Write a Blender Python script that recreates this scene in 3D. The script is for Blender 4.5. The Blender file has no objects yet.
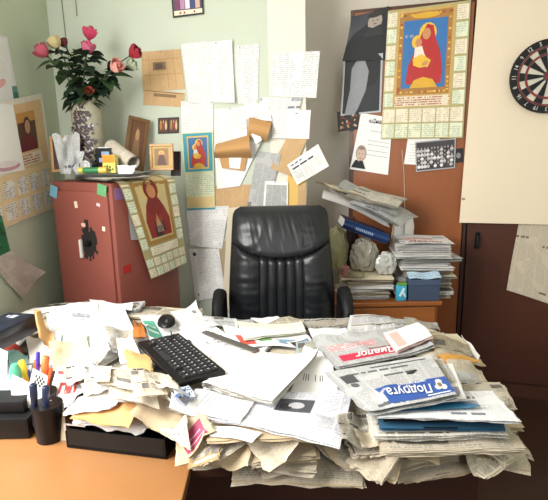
import bpy, bmesh, math, random
import numpy as np
from mathutils import Vector, Matrix, noise
PI = math.pi
R = math.radians
C = bpy.context.scene.collection
SC = bpy.context.scene
random.seed(11)

# ------------------------------------------------------------------ camera, light, exposure
CAM = Vector((0.0, 0.0, 1.5))
CROT = (Matrix.Rotation(R(78.0), 3, 'X') @ Matrix.Rotation(R(-1.2), 3, 'Z'))
FPX = 500.0
cd = bpy.data.cameras.new('camera'); cam = bpy.data.objects.new('camera', cd); C.objects.link(cam)
cam.matrix_world = Matrix.Translation(CAM) @ CROT.to_4x4()
cd.sensor_width = 36.0; cd.lens = FPX / 548 * 36.0; cd.clip_start = 0.02; cd.clip_end = 50
SC.camera = cam

w = bpy.data.worlds.new('world'); SC.world = w; w.use_nodes = True
w.node_tree.nodes['Background'].inputs[0].default_value = (0.86, 0.90, 1.0, 1)
w.node_tree.nodes['Background'].inputs[1].default_value = 0.26

def area(name, loc, target, sx, sy, energy, col):
    l = bpy.data.lights.new(name, 'AREA'); l.shape = 'RECTANGLE'; l.size = sx; l.size_y = sy
    l.energy = energy; l.color = col
    o = bpy.data.objects.new(name, l); C.objects.link(o); o.location = loc
    d = Vector(target) - Vector(loc)
    o.rotation_euler = d.to_track_quat('-Z', 'Y').to_euler()
    return o
# daylight through the window in the left wall, outside the picture
area('window_daylight', (-1.30, 0.80, 1.85), (0.15, 1.75, 1.0), 1.3, 1.2, 58, (1.0, 0.98, 0.945))
# weak fill light added behind the camera, no window is built there
area('rear_fill_light', (0.9, -1.6, 2.2), (0.1, 2.0, 0.9), 1.2, 1.2, 13, (1.0, 0.97, 0.94))
vs = SC.view_settings
vs.view_transform = 'Standard'; vs.look = 'None'; vs.gamma = 1.0; vs.use_curve_mapping = False
vs.exposure = 0.75

# ------------------------------------------------------------------ picture rays onto real planes
def ray(px, py):
    return (CROT @ Vector(((px - 274) / FPX, -(py - 250) / FPX, -1.0))).normalized()
def on_plane(px, py, p0, n):
    d = ray(px, py); n = Vector(n)
    t = (Vector(p0) - CAM).dot(n) / d.dot(n)
    return CAM + d * t
def at_z(px, py, z): return on_plane(px, py, (0, 0, z), (0, 0, 1))
def at_y(px, py, y): return on_plane(px, py, (0, y, 0), (0, 1, 0))

# ------------------------------------------------------------------ tagging
def tag(o, label=None, cat=None, group=None, kind=None):
    if label: o['label'] = label
    if cat: o['category'] = cat
    if group: o['group'] = group
    if kind: o['kind'] = kind
    return o
def thing(name, label, cat, loc=(0, 0, 0), rotz=0, group=None):
    o = bpy.data.objects.new(name, None); C.objects.link(o)
    o.empty_display_size = 0.05
    o.location = loc; o.rotation_euler = (0, 0, rotz)
    return tag(o, label, cat, group)

# ------------------------------------------------------------------ mesh builder
class MB:
    def __init__(s): s.v = []; s.f = []; s.m = []; s.uv = []; s.M = Matrix.Identity(4)
    def add(s, vs, fs, mi=0, uvs=None):
        b = len(s.v)
        s.v += [tuple(s.M @ Vector(p)) for p in vs]
        for k, f in enumerate(fs):
            s.f.append([b + i for i in f]); s.m.append(mi)
            s.uv.append([uvs[i] for i in f] if uvs else [(vs[i][0], vs[i][1]) for i in f])
        return s
    def box(s, c, d, mi=0, rot=None, taper=1.0, bev=0.0):
        x, y, z = d[0] / 2, d[1] / 2, d[2] / 2
        if bev <= 0:
            P = [(-x, -y, -z), (x, -y, -z), (x, y, -z), (-x, y, -z), (-x * taper, -y * taper, z), (x * taper, -y * taper, z), (x * taper, y * taper, z), (-x * taper, y * taper, z)]
            F = [(0, 3, 2, 1), (4, 5, 6, 7), (0, 1, 5, 4), (1, 2, 6, 5), (2, 3, 7, 6), (3, 0, 4, 7)]
        else:
            bm = bmesh.new(); bmesh.ops.create_cube(bm, size=1)
            for v in bm.verts:
                t = taper if v.co.z > 0 else 1
                v.co = Vector((v.co.x * d[0] * t, v.co.y * d[1] * t, v.co.z * d[2]))
            bmesh.ops.bevel(bm, geom=bm.edges[:], offset=bev, segments=2, affect='EDGES', profile=0.6)
            bm.verts.ensure_lookup_table()
            P = [tuple(v.co) for v in bm.verts]; F = [[v.index for v in f.verts] for f in bm.faces]; bm.free()
        m = Matrix.Translation(c) @ (rot.to_4x4() if rot else Matrix.Identity(4))
        P = [tuple(m @ Vector(p)) for p in P]
        return s.add(P, F, mi)
    def tube(s, pts, r, n=8, mi=0, cap=True):
        pts = [Vector(p) for p in pts]; rr = r if isinstance(r, (list, tuple)) else [r] * len(pts)
        V = []; F = []; up = Vector((0, 0, 1)); prev = None
        for i, p in enumerate(pts):
            t = (pts[min(i + 1, len(pts) - 1)] - pts[max(i - 1, 0)])
            if t.length < 1e-9: t = Vector((0, 0, 1))
            t.normalize()
            a = prev if prev else (Vector((1, 0, 0)) if abs(t.z) > .9 else up)
            a = (a - t * a.dot(t)).normalized(); prev = a; b = t.cross(a)
            for k in range(n):
                q = 2 * PI * k / n
                V.append(tuple(p + (a * math.cos(q) + b * math.sin(q)) * rr[i]))
        for i in range(len(pts) - 1):
            for k in range(n):
                F.append((i * n + k, i * n + (k + 1) % n, (i + 1) * n + (k + 1) % n, (i + 1) * n + k))
        if cap: F.append(tuple(range(n))[::-1]); F.append(tuple((len(pts) - 1) * n + k for k in range(n)))
        return s.add(V, F, mi)
    def lathe(s, prof, c=(0, 0, 0), n=24, mi=0, sx=1, sy=1, wob=None):
        V = []; F = []
        for i, (r, z) in enumerate(prof):
            for k in range(n):
                q = 2 * PI * k / n; q2 = r * (wob(q, z) if wob else 1)
                V.append((c[0] + q2 * math.cos(q) * sx, c[1] + q2 * math.sin(q) * sy, c[2] + z))
        for i in range(len(prof) - 1):
            for k in range(n):
                F.append((i * n + k, i * n + (k + 1) % n, (i + 1) * n + (k + 1) % n, (i + 1) * n + k))
        if prof[0][0] > 1e-4: F.append(tuple(range(n))[::-1])
        if prof[-1][0] > 1e-4: F.append(tuple((len(prof) - 1) * n + k for k in range(n)))
        return s.add(V, F, mi)
    def grid(s, fn, nu, nv, mi=0, uvfn=None, wrap=False):
        V = []; U = []; F = []
        for j in range(nv + 1):
            for i in range(nu + 1):
                a, b = i / nu, j / nv
                V.append(tuple(fn(a, b))); U.append(uvfn(a, b) if uvfn else (a, b))
        for j in range(nv):
            for i in range(nu):
                k = j * (nu + 1) + i
                F.append((k, k + 1, k + nu + 2, k + nu + 1))
        return s.add(V, F, mi, U)
    def prism(s, poly, z0, z1, mi=0):
        n = len(poly)
        V = [(x, y, z0) for x, y in poly] + [(x, y, z1) for x, y in poly]
        F = [tuple(range(n))[::-1], tuple(range(n, 2 * n))] + [(i, (i + 1) % n, n + (i + 1) % n, n + i) for i in range(n)]
        return s.add(V, F, mi)
    def build(s, name, mats, parent=None, smooth=False, origin=None, angle=40):
        me = bpy.data.meshes.new(name)
        if not isinstance(mats, (list, tuple)): mats = [mats]
        vs_ = s.v
        loc = Vector((0, 0, 0))
        if parent is None and origin is None:
            A = np.array(vs_); loc = Vector(((A[:, 0].min() + A[:, 0].max()) / 2, (A[:, 1].min() + A[:, 1].max()) / 2, A[:, 2].min()))
        elif origin is not None: loc = Vector(origin)
        me.from_pydata([(p[0] - loc.x, p[1] - loc.y, p[2] - loc.z) for p in vs_], [], s.f)
        for m in mats: me.materials.append(m)
        me.polygons.foreach_set('material_index', s.m)
        ul = me.uv_layers.new(name='UVMap')
        flat = []
        for u in s.uv:
            for a in u: flat += [a[0], a[1]]
        ul.data.foreach_set('uv', flat)
        if smooth:
            me.polygons.foreach_set('use_smooth', [True] * len(s.f))
            if angle < 180: me.set_sharp_from_angle(angle=R(angle))
        me.update()
        o = bpy.data.objects.new(name, me); C.objects.link(o)
        o.location = loc
        if parent: o.parent = parent
        return o
def world_part(mb, name, mats, parent, **k):
    """mesh given in world coordinates, parented to an unrotated thing"""
    o = mb.build(name, mats, parent, **k)
    pl = parent.location
    for v in o.data.vertices: v.co = v.co - pl
    return o
def struct(o): o['kind'] = 'structure'; return o

# ------------------------------------------------------------------ materials
class NT:
    def __init__(s, name):
        s.mat = bpy.data.materials.new(name); s.mat.use_nodes = True
        s.t = s.mat.node_tree; s.b = s.t.nodes['Principled BSDF']
    def n(s, typ, **kw):
        nd = s.t.nodes.new(typ)
        for k, v in kw.items(): setattr(nd, k, v)
        return nd
    def l(s, a, b): s.t.links.new(a, b)
    def math(s, op, a, b=None, c=None):
        nd = s.n('ShaderNodeMath', operation=op)
        for i, x in enumerate((a, b, c)):
            if x is None: continue
            if isinstance(x, (int, float)): nd.inputs[i].default_value = x
            else: s.l(x, nd.inputs[i])
        return nd.outputs[0]
    def mix(s, f, a, b):
        nd = s.n('ShaderNodeMix', data_type='RGBA')
        for i, x in ((0, f), (6, a), (7, b)):
            if isinstance(x, (int, float)): nd.inputs[i].default_value = x
            elif isinstance(x, tuple): nd.inputs[i].default_value = (*x[:3], 1)
            else: s.l(x, nd.inputs[i])
        return nd.outputs[2]
    def noise(s, vec, scale, detail=2, rough=.5):
        nd = s.n('ShaderNodeTexNoise'); nd.inputs['Scale'].default_value = scale
        nd.inputs['Detail'].default_value = detail; nd.inputs['Roughness'].default_value = rough
        if vec is not None: s.l(vec, nd.inputs['Vector'])
        return nd.outputs[0]
    def comb(s, x, y, z=0.0):
        nd = s.n('ShaderNodeCombineXYZ')
        for i, a in enumerate((x, y, z)):
            if isinstance(a, (int, float)): nd.inputs[i].default_value = a
            else: s.l(a, nd.inputs[i])
        return nd.outputs[0]
    def bump(s, h, strength, dist):
        nd = s.n('ShaderNodeBump'); nd.inputs['Strength'].default_value = strength; nd.inputs['Distance'].default_value = dist
        s.l(h, nd.inputs['Height']); s.l(nd.outputs[0], s.b.inputs['Normal'])
def lin(c):
    if isinstance(c, str):
        c = [int(c[i:i + 2], 16) / 255 for i in (0, 2, 4)]
    return tuple((x / 12.92 if x <= .04045 else ((x + .055) / 1.055) ** 2.4) for x in c)
_mc = {}
def flat(name, col, rough=.6, metal=0.0, var=0.12, scale=30, bump=0.0, spec=.5):
    """plain surface with a little procedural unevenness"""
    if name in _mc: return _mc[name]
    t = NT(name); c = lin(col)
    tc = t.n('ShaderNodeTexCoord')
    nz = t.noise(tc.outputs['Object'], scale, 3)
    t.l(t.mix(nz, tuple(x * (1 - var) for x in c), tuple(min(1, x * (1 + var)) for x in c)), t.b.inputs['Base Color'])
    t.b.inputs['Roughness'].default_value = rough; t.b.inputs['Metallic'].default_value = metal
    t.b.inputs['Specular IOR Level'].default_value = spec
    if bump: t.bump(nz, bump, .002)
    _mc[name] = t.mat
    return t.mat
def paper(name, base, ink='303034', pitch=.006, col=.05, dens=.0, pic=0.0, var=.10, rough=.75, head=0.0, tint=None, words=.42, mottled=.12, wscale=260.0):
    """paper printed with lines of text in columns and grey picture blocks; UV in metres"""
    if name in _mc: return _mc[name]
    t = NT(name); c = lin(base); k = lin(ink)
    uv = t.n('ShaderNodeUVMap'); oi = t.n('ShaderNodeObjectInfo')
    sp = t.n('ShaderNodeSeparateXYZ'); t.l(uv.outputs[0], sp.inputs[0])
    rnd = oi.outputs['Random']
    u = t.math('ADD', sp.outputs[0], t.math('MULTIPLY', rnd, 3.7)); v = t.math('ADD', sp.outputs[1], t.math('MULTIPLY', rnd, 9.3))
    vec = t.comb(u, v)
    mott = t.noise(vec, 9, 3)
    t2 = lin(tint) if tint else tuple(x * y for x, y in zip(c, (.90, .84, .72)))
    bs = t.mix(t.math('MULTIPLY', mott, mottled * 2), c, t2)
    bs = t.mix(t.math('MULTIPLY', rnd, var * 2), bs, t2)
    if dens > 0:
        row = t.math('FLOOR', t.math('DIVIDE', v, pitch))
        ln = t.math('LESS_THAN', t.math('FRACT', t.math('DIVIDE', v, pitch)), .55)
        wd = t.math('GREATER_THAN', t.noise(t.comb(t.math('MULTIPLY', u, wscale), t.math('MULTIPLY', row, 7.31)), 1.0, 0), words)
        cf = t.math('FRACT', t.math('DIVIDE', u, col))
        gut = t.math('GREATER_THAN', cf, .10)
        para = t.math('GREATER_THAN', t.noise(vec, 16, 0), .38)
        f = t.math('MULTIPLY', t.math('MULTIPLY', ln, wd), t.math('MULTIPLY', gut, para))
        f = t.math('MULTIPLY', f, dens)
        if pic > 0 or head > 0:
            cu = t.math('FLOOR', t.math('DIVIDE', u, col * 1.5)); cv = t.math('FLOOR', t.math('DIVIDE', v, .045))
            wn = t.n('ShaderNodeTexWhiteNoise', noise_dimensions='2D'); t.l(t.comb(cu, cv), wn.inputs['Vector'])
            isp = t.math('LESS_THAN', wn.outputs[0], pic)
            pf = t.math('MULTIPLY', t.math('LESS_THAN', t.math('FRACT', t.math('DIVIDE', v, .045)), .8), t.math('GREATER_THAN', t.math('FRACT', t.math('DIVIDE', u, col * 1.5)), .12))
            isp = t.math('MULTIPLY', isp, pf)
            pn = t.math('MULTIPLY', t.noise(vec, 90, 3), 1.2)
            f = t.math('ADD', t.math('MULTIPLY', f, t.math('SUBTRACT', 1.0, isp)), t.math('MULTIPLY', isp, pn))
            if head > 0:
                ish = t.math('MULTIPLY', t.math('GREATER_THAN', wn.outputs[0], 1 - head), t.math('LESS_THAN', t.math('FRACT', t.math('DIVIDE', v, .045)), .28))
                hw = t.math('GREATER_THAN', t.noise(t.comb(t.math('MULTIPLY', u, 70), cv), 1.0, 0), .40)
                f = t.math('MAXIMUM', f, t.math('MULTIPLY', t.math('MULTIPLY', ish, hw), .85))
        bs = t.mix(t.math('MINIMUM', f, 1.0), bs, k)
    t.l(bs, t.b.inputs['Base Color'])
    t.b.inputs['Roughness'].default_value = rough
    t.b.inputs['Specular IOR Level'].default_value = .25
    t.bump(t.noise(vec, 45, 3), .25, .002)
    _mc[name] = t.mat
    return t.mat
def wood(name, c1, c2, scale=3.0, rough=.45, axis='Z', rings=14):
    t = NT(name); tc = t.n('ShaderNodeTexCoord'); mp = t.n('ShaderNodeMapping')
    t.l(tc.outputs['Object'], mp.inputs[0])
    mp.inputs['Scale'].default_value = {'Z': (rings, rings, .8), 'X': (.8, rings, rings), 'Y': (rings, .8, rings)}[axis]
    nz = t.noise(mp.outputs[0], scale, 5, .6)
    nz2 = t.noise(tc.outputs['Object'], 2.2, 2)
    c = t.mix(nz, lin(c1), lin(c2))
    c = t.mix(t.math('MULTIPLY', nz2, .5), c, tuple(x * .7 for x in lin(c1)))
    t.l(c, t.b.inputs['Base Color']); t.b.inputs['Roughness'].default_value = rough
    t.bump(nz, .08, .002)
    return t.mat
def painted(name, c1, c2, rough=.8):
    t = NT(name); tc = t.n('ShaderNodeTexCoord')
    n1 = t.noise(tc.outputs['Object'], 1.6, 4); n2 = t.noise(tc.outputs['Object'], 22, 3)
    c = t.mix(n1, lin(c1), lin(c2)); c = t.mix(t.math('MULTIPLY', n2, .12), c, tuple(x * .8 for x in lin(c1)))
    t.l(c, t.b.inputs['Base Color']); t.b.inputs['Roughness'].default_value = rough
    t.bump(n2, .12, .003)
    return t.mat

WHITE = paper('white_paper', 'f4f3f1', var=.04, mottled=.05)
WTEXT = paper('white_text_paper', 'f1f0ee', '66666c', .0085, .19, .32, var=.05, mottled=.06)
WLIST = paper('white_list_paper', 'efeeec', '66666c', .010, .065, .38, var=.05, mottled=.06, wscale=120)
NEWS = paper('newsprint', 'd8d4cb', '3a3a40', .0048, .052, .40, pic=.08, head=.12, var=.2)
NEWSG = paper('grey_newsprint', 'c2c3c4', '3a3c44', .0048, .052, .40, pic=.03, head=.1, var=.12, tint='b4b2aa')
NEWSW = paper('white_newsprint', 'e9e9ea', '5a5c70', .0048, .052, .32, pic=.07, head=.12, var=.1, tint='dcdcd8')
AGED = paper('aged_newsprint', 'd0c6b4', '5a4c3c', .0048, .052, .30, pic=.05, head=.10, var=.25, tint='b9aa90', mottled=.15)
TAN = paper('tan_paper', 'c9b79a', '6a5640', .005, .06, .15, var=.25, tint='ae9a7a', mottled=.25)
BROWN = paper('brownish_paper', 'b59c74', '5a4630', .005, .06, .12, var=.25, tint='96794f', mottled=.25)
KRAFT = paper('kraft_paper', 'c89c68', var=.15, tint='b48450')
CLIP = paper('yellowed_clipping', 'd2b084', '7a5a3a', .0060, .055, .22, var=.08, tint='c49c68')
CREAM = paper('cream_paper', 'e2d7c0', var=.12, tint='cfbf9c')
PANEL = paper('cream_card', 'e9dac2', var=.03, tint='dfcdac', mottled=.12)
CLEAR = flat('clear_plastic', 'e4ecf2', .12, var=.05); CLEAR.node_tree.nodes['Principled BSDF'].inputs['Transmission Weight'].default_value = .6
BLACKP = flat('black_plastic', '0c0c0e', .42, spec=.35)
BLACKM = flat('matt_black_plastic', '111113', .6, spec=.3)
def col(h, rough=.6, **k): return flat('paint_' + h, h, rough, **k)

# ------------------------------------------------------------------ text outlines
_tc = {}
def text_geo(s, shear=0.0, bold=0.0):
    key = (s, shear, bold)
    if key in _tc: return _tc[key]
    cu = bpy.data.curves.new('lettering', 'FONT'); cu.body = s; cu.shear = shear; cu.offset = bold; cu.resolution_u = 3
    o = bpy.data.objects.new('lettering', cu); C.objects.link(o)
    dg = bpy.context.evaluated_depsgraph_get(); dg.update()
    me = o.evaluated_get(dg).to_mesh()
    V = [(v.co.x, v.co.y) for v in me.vertices]; F = [tuple(p.vertices) for p in me.polygons]
    bpy.data.objects.remove(o); bpy.data.curves.remove(cu)
    A = np.array(V) if V else np.zeros((1, 2)); mn = A.min(0); mx = A.max(0)
    V = [((x - mn[0]) / (mx[0] - mn[0]), (y - mn[1]) / (mx[1] - mn[1])) for x, y in V]
    _tc[key] = (V, F, (mx[0] - mn[0]) / (mx[1] - mn[1]))
    return _tc[key]

# ------------------------------------------------------------------ printed sheets: a surface P(s,t,off), s right 0..1, t up 0..1
class Sheet:
    def __init__(s, P, w, h, nu=8, nv=8, back=None):
        s.P = P; s.w = w; s.h = h; s.mb = MB(); s.mats = []; s.nu = nu; s.nv = nv; s.layer = 0; s.off = .0007
    def mi(s, m):
        if m not in s.mats: s.mats.append(m)
        return s.mats.index(m)
    def base(s, m):
        s.mb.grid(lambda a, b: s.P(a, b, 0), s.nu, s.nv, s.mi(m), lambda a, b: (a * s.w, b * s.h)); return s
    def rect(s, s0, t0, s1, t1, m, lay=1, n=None):
        nu = n or max(1, int(abs(s1 - s0) * s.nu + .99)); nv = n or max(1, int(abs(t1 - t0) * s.nv + .99))
        s.mb.grid(lambda a, b: s.P(s0 + (s1 - s0) * a, t0 + (t1 - t0) * b, s.off * lay), nu, nv, s.mi(m), lambda a, b: ((s0 + (s1 - s0) * a) * s.w, (t0 + (t1 - t0) * b) * s.h)); return s
    def poly(s, pts, m, lay=2):
        cx = sum(p[0] for p in pts) / len(pts); cy = sum(p[1] for p in pts) / len(pts)
        V = [tuple(s.P(x, y, s.off * lay)) for x, y in pts] + [tuple(s.P(cx, cy, s.off * lay))]
        U = [(x * s.w, y * s.h) for x, y in pts] + [(cx * s.w, cy * s.h)]
        n = len(pts)
        s.mb.add(V, [(i, (i + 1) % n, n) for i in range(n)], s.mi(m), U); return s
    def ell(s, cx, cy, rx, ry, m, lay=2, n=14, rot=0):
        pts = []
        for k in range(n):
            q = 2 * PI * k / n; a, b = rx * math.cos(q) * s.w, ry * math.sin(q) * s.h
            pts.append((cx + (a * math.cos(rot) - b * math.sin(rot)) / s.w, cy + (a * math.sin(rot) + b * math.cos(rot)) / s.h))
        return s.poly(pts, m, lay)
    def text(s, txt, x0, y0, x1, y1, m, lay=2, shear=0, bold=0, flip=False):
        V, F, asp = text_geo(txt, shear, bold)
        pts = []
        for a, b in V:
            if flip: a, b = 1 - a, 1 - b
            pts.append((x0 + (x1 - x0) * a, y0 + (y1 - y0) * b))
        s.mb.add([tuple(s.P(x, y, s.off * lay)) for x, y in pts], F, s.mi(m)); return s
    def build(s, name, parent=None, smooth=True):
        return s.mb.build(name, s.mats, parent, smooth=smooth, angle=60)

def quadP(corners, n, bow=0.0, curl=(0, 0, 0, 0), wav=0.0, seed=0):
    """corners TL,TR,BR,BL in world space lying on a wall of normal n; bow and corner curls lift away from the wall"""
    TL, TR, BR, BL = [Vector(c) for c in corners]; n = Vector(n).normalized()
    def P(s, t, off=0):
        p = (TL * (1 - s) + TR * s) * t + (BL * (1 - s) + BR * s) * (1 - t)
        d = bow * math.sin(PI * min(1, max(0, t))) * .6
        for k, (a, b) in enumerate(((0, 1), (1, 1), (1, 0), (0, 0))):
            if curl[k]:
                e = max(0, 1 - math.hypot(s - a, t - b) / .55); d += curl[k] * e * e
        if wav: d += wav * (.5 + .5 * math.sin(seed + s * 5.1 + 2 * t)) * (.3 + .7 * (1 - t))
        return p + n * (d + off)
    w = ((TR - TL).length + (BR - BL).length) / 2; h = ((TL - BL).length + (TR - BR).length) / 2
    return P, w, h
# ================================================================== THE ROOM
M_WALL = painted('pale_green_wall', 'bcc6ae', 'c4cdb6')
M_WALLB = painted('pale_wall', 'c9d1be', 'd1d8c7')
M_FLOOR = wood('brown_floor', '3a2216', '4a2c1c', 2.0, .4, 'Y', 8)
LX, BY, RY = -1.13, 2.75, 3.2
def wallbox(name, lo, hi, m):
    mb = MB(); mb.box(((lo[0] + hi[0]) / 2, (lo[1] + hi[1]) / 2, (lo[2] + hi[2]) / 2), (hi[0] - lo[0], hi[1] - lo[1], hi[2] - lo[2]))
    return struct(mb.build(name, m))
wallbox('floor', (-1.25, -2.2, -.06), (2.2, 3.35, 0), M_FLOOR)
wallbox('ceiling', (-1.25, -2.2, 2.72), (2.2, 3.35, 2.8), col('e8e8e2', .9))
# left wall with the window opening (y 0.1..1.5, z 0.95..2.35)
mb = MB()
for lo, hi in (((-1.25, 1.5, 0), (LX, 3.35, 2.72)), ((-1.25, -2.2, 0), (LX, .1, 2.72)), ((-1.25, .1, 0), (LX, 1.5, .95)), ((-1.25, .1, 2.35), (LX, 1.5, 2.72))):
    mb.box([(a + b) / 2 for a, b in zip(lo, hi)], [b - a for a, b in zip(lo, hi)])
struct(mb.build('wall_left', M_WALL))
mb = MB()
for c, d in (((-1.19, .13, 1.65), (.05, .06, 1.4)), ((-1.19, 1.47, 1.65), (.05, .06, 1.4)), ((-1.19, .8, .98), (.05, 1.28, .06)), ((-1.19, .8, 2.32), (.05, 1.28, .06)), ((-1.19, .8, 1.65), (.04, .05, 1.28))):
    mb.box(c, d)
struct(mb.build('window_1', col('f2f2ee', .4)))
PX = at_y(268, 40, BY).x
wallbox('wall_back', (LX, BY, 0), (PX, 3.35, 2.72), M_WALLB)
wallbox('wall_pier', (PX, BY, 0), (.185, 3.35, 2.72), painted('cream_wall', 'e6e2d2', 'ece9dc'))
wallbox('wall_recess', (.185, RY, 0), (2.2, 3.35, 2.72), painted('grey_wall', 'ece3d5', 'f2eadd'))
wallbox('wall_right', (1.98, -2.2, 0), (2.2, RY, 2.72), M_WALLB)

NL, NB = Vector((1, 0, 0)), Vector((0, -1, 0))
# ------------------------------------------------------------------ wardrobe
WP0 = Vector((.47, 2.985, 0)); WD = Vector((1, -.30, 0)).normalized(); NW = Vector((-.30, -1, 0)).normalized()
M_WOOD = wood('red_brown_veneer', '8e5029', 'a56235', 3, .35, 'Z', 9)
M_WOODD = wood('dark_veneer', '4a2a1a', '5c3521', 3, .35, 'Z', 9)
wl = (on_plane(462, 250, WP0, NW) - WP0).dot(WD)
wd = thing('wardrobe', 'tall red-brown wooden wardrobe with two doors along the right wall', 'wardrobe', WP0, math.atan2(-.30, 1))
mb = MB(); mb.box((.62, .07, 1.11), (1.28, .10, 2.22)); mb.build('carcass', M_WOODD, wd)
mb = MB(); mb.box((.62, .03, .04), (1.26, .03, .08)); mb.build('plinth', M_WOODD, wd)
mb = MB(); mb.box((wl / 2 + .0, .010, 1.15), (wl - .015, .02, 2.10), bev=.003); mb.build('door', M_WOOD, wd)
mb = MB(); mb.box((wl + .012 + .36, .006, 1.15), (.70, .024, 2.10), bev=.003); d2 = mb.build('door', wood('darker_door_veneer', '462416', '56301e', 3, .35, 'Z', 9), wd)
h = on_plane(477, 240, WP0, NW); hl = (h - WP0).dot(WD)
mb = MB(); mb.box((hl, -.010, h.z), (.026, .006, .10), bev=.002); mb.tube([(hl, -.012, h.z + .035), (hl, -.038, h.z + .03), (hl, -.038, h.z - .03), (hl, -.012, h.z - .035)], .007, 8)
tag(mb.build('handle', BLACKP, d2), 'black door handle')
mb = MB(); mb.box((wl + .004, -.004, 1.15), (.014, .012, 2.1)); tag(mb.build('gap_shade_strip', col('3a2218', .4), wd), 'dark strip standing in for the shaded gap between the doors')  # dark colour stands in for the shade in the door gap

# ------------------------------------------------------------------ printed things on the walls
planes = {'L': (Vector((LX, 0, 0)), NL), 'B': (Vector((0, BY, 0)), NB), 'W': (WP0, NW), 'R': (Vector((0, RY, 0)), NB)}
def wp(name, label, cat, pl, cor, m, d=.004, deco=None, group=None, pin=None, nu=6, nv=8, **k):
    p0, n = planes[pl]; q0 = p0 + n * d
    cs = [on_plane(x, y, q0, n) for x, y in cor]
    P, w_, h_ = quadP(cs, n, **k)
    s = Sheet(P, w_, h_, nu, nv); s.base(m)
    if deco: deco(s)
    o = s.build(name)
    tag(o, label, cat, group)
    if pin:
        for (a, b) in pin:
            q = P(a, b, .001); mb = MB(); mb.lathe([(.0035, -.001), (.0035, .002), (.0, .003)], n=8)
            po = mb.build('pin', col('8a8f95', .3), o); po.location = q - o.location; po.rotation_euler = n.to_track_quat('Z', 'Y').to_euler()
    return o
MON = paper('month_block_print', 'e6e8d0', '5f8a6a', .011, .10, .42, var=.05, tint='d8dcb8', wscale=150)
MONC = paper('cream_month_print', 'efe6cf', '8a6a4a', .011, .10, .34, var=.05, wscale=150)
MONB = paper('dated_month_print', 'e6e2da', '5a5a6a', .010, .10, .6, var=.05, wscale=150)
REDT = paper('red_text_print', 'e8dcc4', 'a04434', .012, .30, .8, var=.05, wscale=120)
GOLD = col('b98a34', .5); GOLDB = col('d9a72e', .5); FACE = col('c98a5c'); HAIR = col('35261c')
def mother_child(s, a0, b0, a1, b1, bg, robe, halo, skin=FACE, child='e6b93a', mirror=False, lay=2):
    """generic mother-and-child picture"""
    X = lambda x: a0 + (a1 - a0) * (1 - x if mirror else x); Y = lambda y: b0 + (b1 - b0) * y
    pl = lambda pts, m, l: s.poly([(X(x), Y(y)) for x, y in pts], m, l)
    kx, ky = abs(a1 - a0), abs(b1 - b0)
    s.rect(a0, b0, a1, b1, bg, lay)
    s.ell(X(.56), Y(.80), .20 * kx, .15 * ky, halo, lay + 1)
    s.ell(X(.33), Y(.68), .13 * kx, .10 * ky, halo, lay + 1)
    pl([(.10, .06), (.14, .34), (.30, .58), (.42, .80), (.54, .93), (.68, .90), (.74, .72), (.86, .52), (.93, .25), (.90, .06)], robe, lay + 2)
    s.ell(X(.53), Y(.79), .095 * kx, .085 * ky, skin, lay + 3)
    s.ell(X(.36), Y(.67), .075 * kx, .06 * ky, skin, lay + 4)
    pl([(.28, .60), (.44, .62), (.50, .50), (.62, .36), (.58, .30), (.40, .38), (.26, .42)], col('e9dfcf'), lay + 4)
    pl([(.24, .44), (.44, .50), (.66, .40), (.60, .31), (.40, .30), (.26, .34)], col(child), lay + 5)
    pl([(.20, .0), (.30, .12), (.50, .16), (.72, .12), (.84, .0)], GOLDB, lay + 3)
    s.ell(X(.53), Y(.36), .08 * kx, .03 * ky, skin, lay + 6, rot=.5)
def portrait(s, a0, b0, a1, b1, bg, body, skin='c9a184', hair='2a211c', lay=2):
    X = lambda x: a0 + (a1 - a0) * x; Y = lambda y: b0 + (b1 - b0) * y; kx, ky = a1 - a0, b1 - b0
    s.rect(a0, b0, a1, b1, bg, lay)
    s.poly([(X(x), Y(y)) for x, y in ((.05, 0), (.12, .28), (.34, .42), (.66, .42), (.88, .28), (.95, 0))], col(body), lay + 1)
    s.ell(X(.5), Y(.66), .19 * kx, .22 * ky, col(hair), lay + 2)
    s.ell(X(.5), Y(.62), .15 * kx, .18 * ky, col(skin), lay + 3)
def cal_wardrobe(s):
    BR = col('a9793a')
    s.rect(.13, .25, .83, .985, col('c9a45c', .5))
    s.rect(.16, .345, .80, .965, BR, 2)
    random.seed(4)
    for k in range(70):      # gilded scrollwork in the border
        e = random.choice('LRTB'); q = random.random()
        x, y = {'L': (.185, .36 + q * .6), 'R': (.775, .36 + q * .6), 'T': (.17 + q * .62, .945), 'B': (.17 + q * .62, .365)}[e]
        s.ell(x, y, .018, .009, random.choice((GOLDB, col('e2bd63'), col('a8502c'))), 3, 6)
    s.ell(.48, .935, .17, .022, GOLDB, 4)
    mother_child(s, .215, .395, .745, .905, col('2f6fae', .5), col('b3201e', .5), col('e8b92c', .5), lay=4)
    s.text('IC  XC', .24, .78, .34, .80, col('e6dcc0'), 6)
    s.rect(.15, .255, .81, .335, REDT, 2)
    for i in range(6):
        for sx in (.005, .845):
            t0 = .985 - (i + 1) * .123; s.rect(sx, t0 + .012, sx + .12 + (.0 if sx < .5 else .02), t0 + .118, MON if i % 2 else MONC, 2)
    for j in range(2):
        for i in range(6):
            s.rect(.008 + i * .165, .01 + j * .12, .158 + i * .165, .118 + j * .12, MON if j == 0 else MONC, 2)
wp('wall_calendar', 'large gold-bordered icon calendar pinned on the wardrobe door above the group photo', 'calendar', 'W', [(388, 11), (471, 0), (463, 138), (381, 139)], col('b3a873'), .012, cal_wardrobe, nu=10, nv=14, pin=[(.04, .98), (.97, .985)], wav=.006)

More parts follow.
